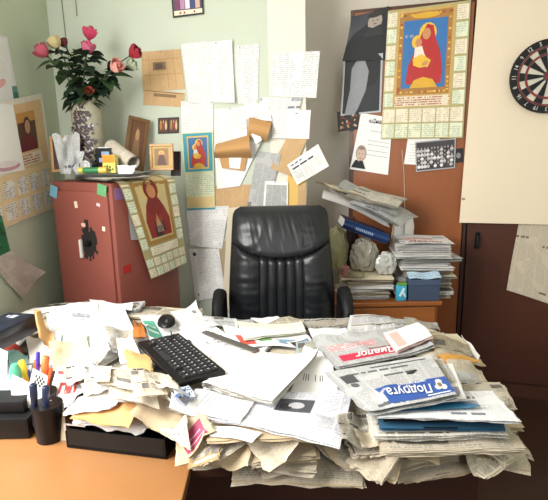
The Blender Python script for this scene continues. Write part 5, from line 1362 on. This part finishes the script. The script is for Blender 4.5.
dpx('colour_leaflet', 'leaflet with red and green spots beneath the pale sheet stack', 'leaflet', [(222, 330), (300, 326), (318, 344), (238, 350)], WHITE, crump=.002, deco=colr)
dpx('paper_stack', 'small stack of pale sheets nearest the chair', 'paper', [(236, 323), (302, 319), (306, 330), (244, 340)], paper('greenish_white', 'eceee2', var=.03), crump=.003, leaves=5, gap=.002)
dpx('white_sheet', 'small white sheet with a raised tip right before the chair', 'sheet', [(250, 318), (276, 310), (280, 318), (260, 324)], WHITE, crump=.002, curl=(0, .02, 0, 0))
def dkpic(s): s.rect(.1, .1, .9, .8, col('4a3a34'), 1); s.rect(.5, .2, .85, .7, col('7aa0b8'), 2)
dpx('picture_card', 'small card with a dark picture right of the pale sheet stack', 'card', [(286, 343), (308, 336), (314, 342), (294, 348)], WHITE, crump=.001, deco=dkpic)
dpx('newspaper', 'bluish grey newspaper under the edge of the big white pad', 'newspaper', [(296, 344), (322, 338), (318, 366), (300, 372)], paper('bluish_newsprint', 'b8ccd4', '3a5a74', .006, .05, .5), crump=.003, leaves=2)
dpx('white_sheet', 'white typed sheet right of the big white pad', 'sheet', [(304, 346), (330, 352), (338, 392), (290, 392)], WHITE, crump=.002, deco=lambda s: [s.rect(.2 + i * .06, .30, .22 + i * .06, .42, col('55555c'), 1) for i in (0, 1, 2, 5, 7, 8)])
dpx('newspaper', 'wide grey newspaper along the far edge right of the chair', 'newspaper', [(304, 320), (366, 314), (372, 332), (312, 340)], NEWSG, crump=.006, leaves=3, nu=16)
dpx('newspaper', 'wrinkled whitish newspaper before the low cabinet stack', 'newspaper', [(350, 316), (412, 317), (418, 332), (346, 338)], NEWSW, crump=.009, leaves=2, nu=18)
dpx('clear_sleeve', 'crinkled clear sleeve left of the red-headed newspaper', 'sleeve', [(308, 330), (346, 328), (352, 340), (316, 346)], paper('film_sheet', 'dfe3e6', var=.05), crump=.012, nu=16, nv=14)
# ---- far right
dpx('newspaper', 'dark-printed newspaper at the far right edge of the desk', 'newspaper', [(398, 312), (436, 318), (440, 330), (404, 330)], NEWSG, crump=.005, leaves=3)
dpx('newspaper', 'cream newspaper with one black line at the heap\'s right rear', 'newspaper', [(420, 328), (470, 330), (482, 342), (424, 344)], CREAM, crump=.005, leaves=3, deco=lambda s: s.rect(.1, .35, .85, .38, col('5a5a5a'), 1))
dpx('newspaper', 'tan newspaper lying right of the folded napkins', 'newspaper', [(430, 340), (470, 342), (486, 362), (436, 360)], TAN, crump=.005, leaves=2)
dpx('white_sheet', 'white torn sheet sticking out at the heap\'s right edge', 'sheet', [(466, 344), (493, 341), (495, 362), (478, 362)], WHITE, crump=.004, curl=(0, .01, 0, 0))
dpx('orange_envelope', 'orange-brown envelope behind the blue-headed newspaper', 'envelope', [(438, 358), (458, 356), (482, 362), (446, 370)], col('d19a4a'), crump=.003, leaves=2)
def redln(s): s.rect(.05, .08, .62, .12, col('c4584a'), 1); s.rect(.05, .16, .45, .19, col('c4584a'), 1); s.rect(.12, .3, .75, .75, NEWSG, 1)
dpx('newspaper', 'cream newspaper with red lines right of the blue-headed newspaper', 'newspaper', [(446, 368), (482, 366), (492, 397), (456, 400)], AGED, crump=.002, leaves=4, gap=.002, deco=redln)
# ---- red-headed newspaper, folded, with napkins on it
RED = col('cf3350', .6)
def dialog(s):
    s.rect(.0, .0, 1, 1, NEWSG, .5)
    s.rect(.05, .44, .52, .66, paper('pink_print', 'd9c4c4', 'cf3350', .012, .5, .6, wscale=80), 1)
    s.rect(.08, .11, .70, .30, RED, 1)
    s.text('Диалог', .22, .12, .67, .33, col('f0e6e8'), 4, .35, .03, flip=True)
    s.rect(.40, .34, .64, .37, col('8a3a48'), 1)
dpx('red_headed_newspaper', 'folded grey newspaper with a red title banner upside down, on the right half', 'newspaper', [(313, 338), (410, 324), (434, 346), (338, 366)], NEWSG, crump=.0006, leaves=7, gap=.0021, nu=24, nv=20, deco=dialog, rigid=True)
dpx('folded_napkins', 'white and pink folded napkins on the red-headed newspaper', 'napkin', [(383, 332), (418, 323), (432, 337), (396, 350)], WHITE, crump=.001, leaves=5, gap=.0024, mats=[col('e9b8b0', .7), col('f2dcd8', .7)], rigid=True, deco=lambda s: s.rect(.10, .08, .34, .88, col('edb8ae', .7), 1))
dpx('kraft_folder', 'long tan folder lying along the front edge under the white newspaper', 'folder', [(214, 428), (330, 436), (336, 452), (206, 446)], TAN, crump=.004, leaves=3, rag=.006, stiff=.8)
dpx('white_sheet', 'white strip sheet beneath the front white newspaper', 'sheet', [(206, 424), (262, 434), (252, 444), (210, 436)], WHITE, crump=.003)
# ---- big white pad and the printed sheets at the middle front
dpx('newspaper', 'white newspaper with two grey photographs at the front middle of the desk', 'newspaper', [(196, 390), (352, 386), (340, 447), (170, 416)], NEWSW, crump=.002, leaves=3, gap=.0022, nu=24, nv=18, rigid=True,
    deco=lambda s: (s.rect(.0, .0, 1, 1, paper('front_print', 'e6e7ee', '5a5f7c', .0065, .06, .45, var=.02), .5), s.rect(.56, .48, .78, .80, col('50525a'), 1), s.ell(.68, .64, .05, .08, col('c8c8cc'), 2), s.ell(.62, .60, .04, .08, col('2c2c32'), 2), s.rect(.26, .66, .38, .84, col('5a5c66'), 1), s.ell(.32, .74, .03, .05, col('c0c0c6'), 2), s.rect(.20, .86, .44, .90, col('5c5f80'), 1)))
def bars(s):
    s.rect(.0, .0, 1, 1, WTEXT, .5)
    for i in range(7): s.rect(.12 + i * .085, .15, .13 + i * .085, .90, col('8a90b4'), 1)
dpx('lined_sheet', 'white sheet with violet-grey columns of text at the front', 'sheet', [(206, 388), (256, 396), (240, 424), (186, 412)], WHITE, crump=.001, deco=bars, rigid=True)
def pad(s): s.rect(.02, .02, .98, .98, paper('pad_white', 'f6f5f2', var=0, mottled=.03), .5)
dpx('white_pad', 'big blank white pad of paper in the middle of the desk', 'pad', [(222, 353), (318, 346), (272, 404), (202, 388)], WHITE, crump=.0004, leaves=7, gap=.0021, mats=[WHITE, paper('grey_edge', 'b9b4ac'), WHITE], nu=14, nv=14, rigid=True, jit=.0015)
dpx('newspaper', 'beige crumpled newspaper at the front, between the white newspaper and the thick stack', 'newspaper', [(336, 418), (372, 412), (382, 440), (342, 446)], NEWS, crump=.016, leaves=2, nu=16, nv=16)
dpx('crumpled_paper', 'small crumpled white and blue paper left of the front right stack', 'paper', [(366, 414), (384, 412), (386, 432), (370, 436)], paper('blue_white_print', 'e6e9ee', '3a66a8', .02, .03, .8), crump=.03, nu=14, nv=14)
dpx('yellow_paper', 'small pale yellow paper in the crumpled papers at the front', 'paper', [(352, 432), (376, 428), (384, 442), (362, 446)], CREAM, crump=.015)
print('H2', [round(Hloc(x, y, 4), 3) for x, y in ((.3, 1.1), (.3, 1.3), (.45, 1.2), (.3, 1.7), (0, 1.5))])
# ---- right front: thick stack with the blue-headed newspaper on top
dpx('newspaper', 'tan newspaper at the right end of the thick front stack', 'newspaper', [(440, 398), (498, 396), (524, 426), (450, 424)], TAN, crump=.004, leaves=5, gap=.002, rag=.006)
dpx('newspaper', 'yellowed newspaper fanning out at the heap\'s right side', 'newspaper', [(462, 388), (500, 384), (516, 408), (470, 414)], AGED, crump=.005, leaves=4, gap=.002, rag=.006)
dpx('newspaper', 'wide yellowed newspaper low in the front right stack', 'newspaper', [(372, 420), (500, 416), (526, 446), (384, 452)], AGED, crump=.002, leaves=7, gap=.0022, rag=.004, rigid=True)
dpx('newspaper', 'folded newspaper with rounded edge and violet print in the front right stack', 'newspaper', [(368, 416), (498, 412), (508, 434), (372, 437)], NEWS, crump=.001, leaves=6, gap=.0022, rigid=True)
dpx('blue_binder', 'flat blue binder in the front right stack', 'binder', [(376, 410), (498, 406), (506, 426), (380, 428)], flat('binder_blue', '3a6482', .35), crump=.0003, leaves=3, gap=.0026, mats=[flat('binder_blue', '3a6482', .35), flat('binder_blue', '3a6482', .35), WHITE], jit=.001, rigid=True, deco=lambda s: s.rect(.35, .0, .62, .06, col('15181c', .4), 1))
dpx('black_folder', 'thin black folder under the white papers of the front right stack', 'folder', [(380, 400), (490, 398), (512, 423), (384, 424)], flat('folder_black', '1a1c22', .4), crump=.0004, leaves=2, gap=.002, jit=.001, rigid=True)
dpx('white_sheet', 'wide white printed sheet on the black folder, reaching right', 'sheet', [(382, 392), (492, 388), (520, 423), (376, 420)], NEWSW, crump=.002, leaves=3, gap=.002, rigid=True)
dpx('blue_envelope', 'teal blue plastic envelope poking out from the front right stack', 'envelope', [(386, 398), (458, 394), (482, 406), (392, 412)], flat('teal_blue', '2b7298', .3), crump=.002, leaves=2, curl=(0, .008, .01, 0))
dpx('white_page', 'white page with one grey picture under the blue-headed newspaper', 'page', [(400, 366), (452, 362), (466, 402), (388, 406)], WHITE, crump=.0008, leaves=3, gap=.002, rigid=True, deco=lambda s: (s.rect(.04, .05, .92, .35, NEWSW, 1), s.rect(.82, .10, .95, .3, col('9a9ab0'), 2)))
dpx('grey_newspaper', 'grey newspaper edge under the blue-headed newspaper', 'newspaper', [(416, 358), (442, 358), (454, 382), (430, 388)], NEWSG, crump=.002, leaves=2, rigid=True)
BLU = col('2f55a0', .55)
def podruga(s):
    s.rect(0, 0, 1, 1, NEWSG, .5)
    s.rect(.255, .05, 1.0, .40, BLU, 1)
    W_ = col('e4e8f0'); s.text('Подруга', .30, .105, .80, .335, W_, 4, .35, .02, flip=True)
    s.text('газета здоровья', .48, .35, .78, .392, W_, 4, .15, .02, flip=True)
    s.rect(.70, .065, .96, .085, W_, 2)
    for a_, b_, c_ in ((.89, .24, 'dcdcd6'), (.86, .19, 'c8c8c4'), (.92, .18, 'e6e6e0'), (.90, .30, 'd0d0cc')): s.ell(a_, b_, .035, .055, col(c_), 3)
    s.ell(.89, .23, .022, .045, col('7a6a5a'), 4)
    s.ell(.71, .62, .045, .04, col('2c2a2c'), 1); s.ell(.75, .645, .03, .03, col('2c2a2c'), 2)
    s.rect(.07, .62, .20, .82, col('4a484c'), 1); s.ell(.13, .56, .04, .05, col('5a585c'), 1)
    s.rect(.40, .90, .93, .93, col('4c4c54'), 1)
dpx('blue_headed_newspaper', 'grey newspaper with a large blue title banner upside down, on the front right stack', 'newspaper', [(325, 367), (431, 355), (456, 400), (370, 414)], NEWSG, crump=.0006, leaves=6, gap=.0021, nu=24, nv=20, deco=podruga, rigid=True)
# ---- near front middle
def mag(s): s.rect(.10, .12, .80, .85, col('9a3a5a'), 1); s.rect(.15, .3, .76, .36, col('d0a0b0'), 2); s.rect(.15, .55, .70, .60, col('d0a0b0'), 2)
dpx('magenta_card', 'tan card with a magenta printed block at the front edge', 'card', [(176, 440), (204, 428), (216, 436), (186, 456)], TAN, crump=.003, leaves=2, deco=mag)
dpx('newspaper', 'yellowed newspaper slanting down at the front left of the white newspaper', 'newspaper', [(158, 410), (186, 418), (190, 444), (160, 428)], AGED, crump=.006, leaves=2)
dpx('white_page', 'white torn page corner at the very front between tan papers', 'page', [(322, 450), (352, 446), (358, 460), (330, 458)], WHITE, crump=.004)
dpx('blue_wrapper', 'crumpled blue and white wrapper between keyboard and white pad', 'wrapper', [(168, 382), (188, 380), (196, 396), (176, 402)], paper('blue_wrapper_print', 'e8eef6', '2f62b4', .03, .03, .9), crump=.022, nu=16, nv=16)
dpx('newspaper', 'beige newspaper left of the blue and white wrapper', 'newspaper', [(146, 384), (168, 382), (180, 408), (152, 410)], AGED, crump=.008, leaves=2)

# ================================================================== KEYBOARD, MOUSE, RULER
A_, B_, C_, D_ = [surf(x, y) for x, y in ((141, 344), (179, 334), (219, 368), (178, 380))]
kc = (A_ + B_ + C_ + D_) / 4; ax = ((C_ - B_) + (D_ - A_)).normalized()
kr = math.atan2(ax.y, ax.x); KL, KW = .36, .145
def rmax(cx_, cy_, r, L, W):
    c_, s_ = math.cos(r), math.sin(r); u = (XX - cx_) * c_ + (YY - cy_) * s_; v = -(XX - cx_) * s_ + (YY - cy_) * c_
    m_ = (abs(u) < L / 2) & (abs(v) < W / 2); return float(H[m_].max()), m_
kz, km = rmax(kc.x, kc.y, kr, KL, KW)
kz = min(kz, float(np.percentile(H[km], 90)))
A_, B_, C_, D_ = [at_z(x, y, kz + .012) for x, y in ((140, 344), (178, 334), (221, 370), (180, 384))]
kc = (A_ + B_ + C_ + D_) / 4; ax = ((C_ - B_) + (D_ - A_)).normalized(); kr = math.atan2(ax.y, ax.x)
kz, km = rmax(kc.x, kc.y, kr, KL, KW); kz = float(np.percentile(H[km], 90))
kb = thing('keyboard', 'black computer keyboard lying aslant on the papers', 'keyboard', (kc.x, kc.y, kz + .001), kr)
mb = MB(); mb.box((0, 0, .008), (KL, KW, .016), bev=.005); mb.build('keyboard_body', BLACKP, kb, smooth=True)
M_KEY = flat('key_black', '202023', .5); M_LEG = col('b8b8bc', .5)
rows = 5; colsn = 15; kx = (KL - .03) / colsn; ky = (KW - .035) / rows
mb = MB(); mb.box((0, 0, .003), (kx * .86, ky * .84, .006), taper=.86, bev=.0008); mb.mi = 0
mb.add([(-kx * .2, ky * .05, .0064), (-kx * .02, ky * .05, .0064), (-kx * .02, ky * .28, .0064), (-kx * .2, ky * .28, .0064)], [(0, 1, 2, 3)], 1)
key0 = None
for j in range(rows):
    for i in range(colsn):
        if j == 4 and i in (0, 2, 5, 6, 7, 8, 12): continue
        if key0 is None: key0 = mb.build('key', [M_KEY, M_LEG], kb); k_ = key0
        else: k_ = key0.copy(); C.objects.link(k_); k_.parent = kb
        k_.location = (-KL / 2 + .015 + (i + .5) * kx, KW / 2 - .012 - (j + .5) * ky, .016)
mb = MB(); mb.box((-KL / 2 + .015 + 7 * kx, KW / 2 - .012 - 4.5 * ky, .019), (kx * 3.8, ky * .84, .006), taper=.97, bev=.0008); mb.build('space_bar', M_KEY, kb)
H[km] = np.maximum(H[km], kz + .022)
mp = surf(167, 329); mz = Hloc(mp.x, mp.y, 5)
ms = thing('computer_mouse', 'black computer mouse on the white leaflet beyond the keyboard', 'mouse', (mp.x, mp.y, mz + .001), R(-78))
bm = bmesh.new(); bmesh.ops.create_icosphere(bm, subdivisions=4, radius=1)
mb = MB(); P_ = []
for v in bm.verts:
    q = v.co; z = q.z * .026 if q.z > 0 else q.z * .004
    P_.append((q.x * .054, q.y * .033 * (1 - .1 * q.x), .006 + z * (1 - .25 * q.x)))
mb.add(P_, [[v.index for v in f.verts] for f in bm.faces]); bm.free(); mb.build('mouse_shell', BLACKP, ms, smooth=True, angle=180)
mb = MB(); mb.tube([(.030, -.004, .022), (.030, .004, .022)], .008, 12); mb.build('scroll_wheel', col('3c3c40', .5), ms, smooth=True)
mb = MB(); mb.tube([(.05, 0, .012), (.02, 0, .0285), (.0, 0, .0325)], .0008, 4); mb.build('button_seam', col('050505', .5), ms)
pts = [surf(x, y) for x, y in ((171, 334), (172, 338), (170, 342))]; pts[0].z = mz + .01
mb = MB(); mb.tube([(p.x, p.y, max(p.z, mz) + .004) for p in pts], .002, 6); cbx = mb.build('mouse_cable', BLACKP, smooth=True); tag(cbx, 'short black cable running from the mouse to the keyboard', 'cable')
r0_, r1_ = surf(197, 330), surf(256, 352); rd = (r1_ - r0_); rl = math.hypot(rd.x, rd.y); rr_ = math.atan2(rd.y, rd.x); rc = (r0_ + r1_) / 2
rz_, rm = rmax(rc.x, rc.y, rr_, rl, .03)
rz_ = float(np.percentile(H[rm], 85)); r0_, r1_ = at_z(197, 330, rz_), at_z(257, 352, rz_); rd = (r1_ - r0_); rl = math.hypot(rd.x, rd.y); rr_ = math.atan2(rd.y, rd.x); rc = (r0_ + r1_) / 2
rt = thing('ruler', 'long dark grey metal ruler lying across the papers', 'ruler', (rc.x, rc.y, rz_ + .001), rr_)
mb = MB(); mb.box((0, 0, .002), (rl, .028, .004), bev=.001); mb.build('ruler_body', flat('dull_steel', '5f5c58', .4, metal=.4), rt)
mb = MB()
for k in range(28): mb.box((-rl / 2 + .01 + k * (rl - .02) / 27, .0105, .0042), (.0006, .006 if k % 5 else .010, .0003))
mb.build('scale_marks', col('1e1e1e', .5), rt)

print('H3', [round(Hloc(x, y, 4), 3) for x, y in ((.3, 1.1), (.3, 1.3), (.45, 1.2), (.3, 1.7), (0, 1.5))])

# ================================================================== drop papers buried out of sight from anywhere near, name the rest by their order
bpy.context.view_layer.update()
dg = bpy.context.evaluated_depsgraph_get()
FILL = {o.name: o for o in bpy.data.objects if o.name.split('.')[0] in ('folded_newspaper', 'crumpled_newspaper', 'crumpled_paper') and o.get('group')}
seen = set()
for cp in (CAM, CAM + Vector((.35, 0, 0)), CAM + Vector((-.35, 0, 0)), CAM + Vector((0, -.1, .3))):
    for py in range(282, 500, 3):
        for px in range(0, 548, 3):
            hit, loc, nrm, ix, ob, mx = SC.ray_cast(dg, cp, ray(px, py) if cp is CAM else (at_z(px, py, .80) - cp).normalized())
            if hit: seen.add(ob.name)
for n_, o in list(FILL.items()):
    if n_ not in seen: bpy.data.objects.remove(o); del FILL[n_]
from collections import defaultdict
G = defaultdict(list)
for o in FILL.values(): G[(o['label'].split(',')[0])].append(o)
RNK = ['leftmost', 'second', 'third', 'fourth', 'fifth', 'sixth', 'seventh', 'eighth', 'ninth', 'tenth', 'eleventh', 'twelfth', 'thirteenth', 'fourteenth']
def pxx(o):
    v = CROT.transposed() @ (Vector(o.location) - CAM); return v.x / -v.z
for k, L in G.items():
    L.sort(key=pxx)
    for i, o in enumerate(L):
        if len(L) == 1: o['label'] = k; del o['group']
        else:
            o['label'] = k + ', ' + ('leftmost such' if i == 0 else 'rightmost such' if i == len(L) - 1 else RNK[min(i, 13)] + ' such from the left')
print('kept', len(FILL))
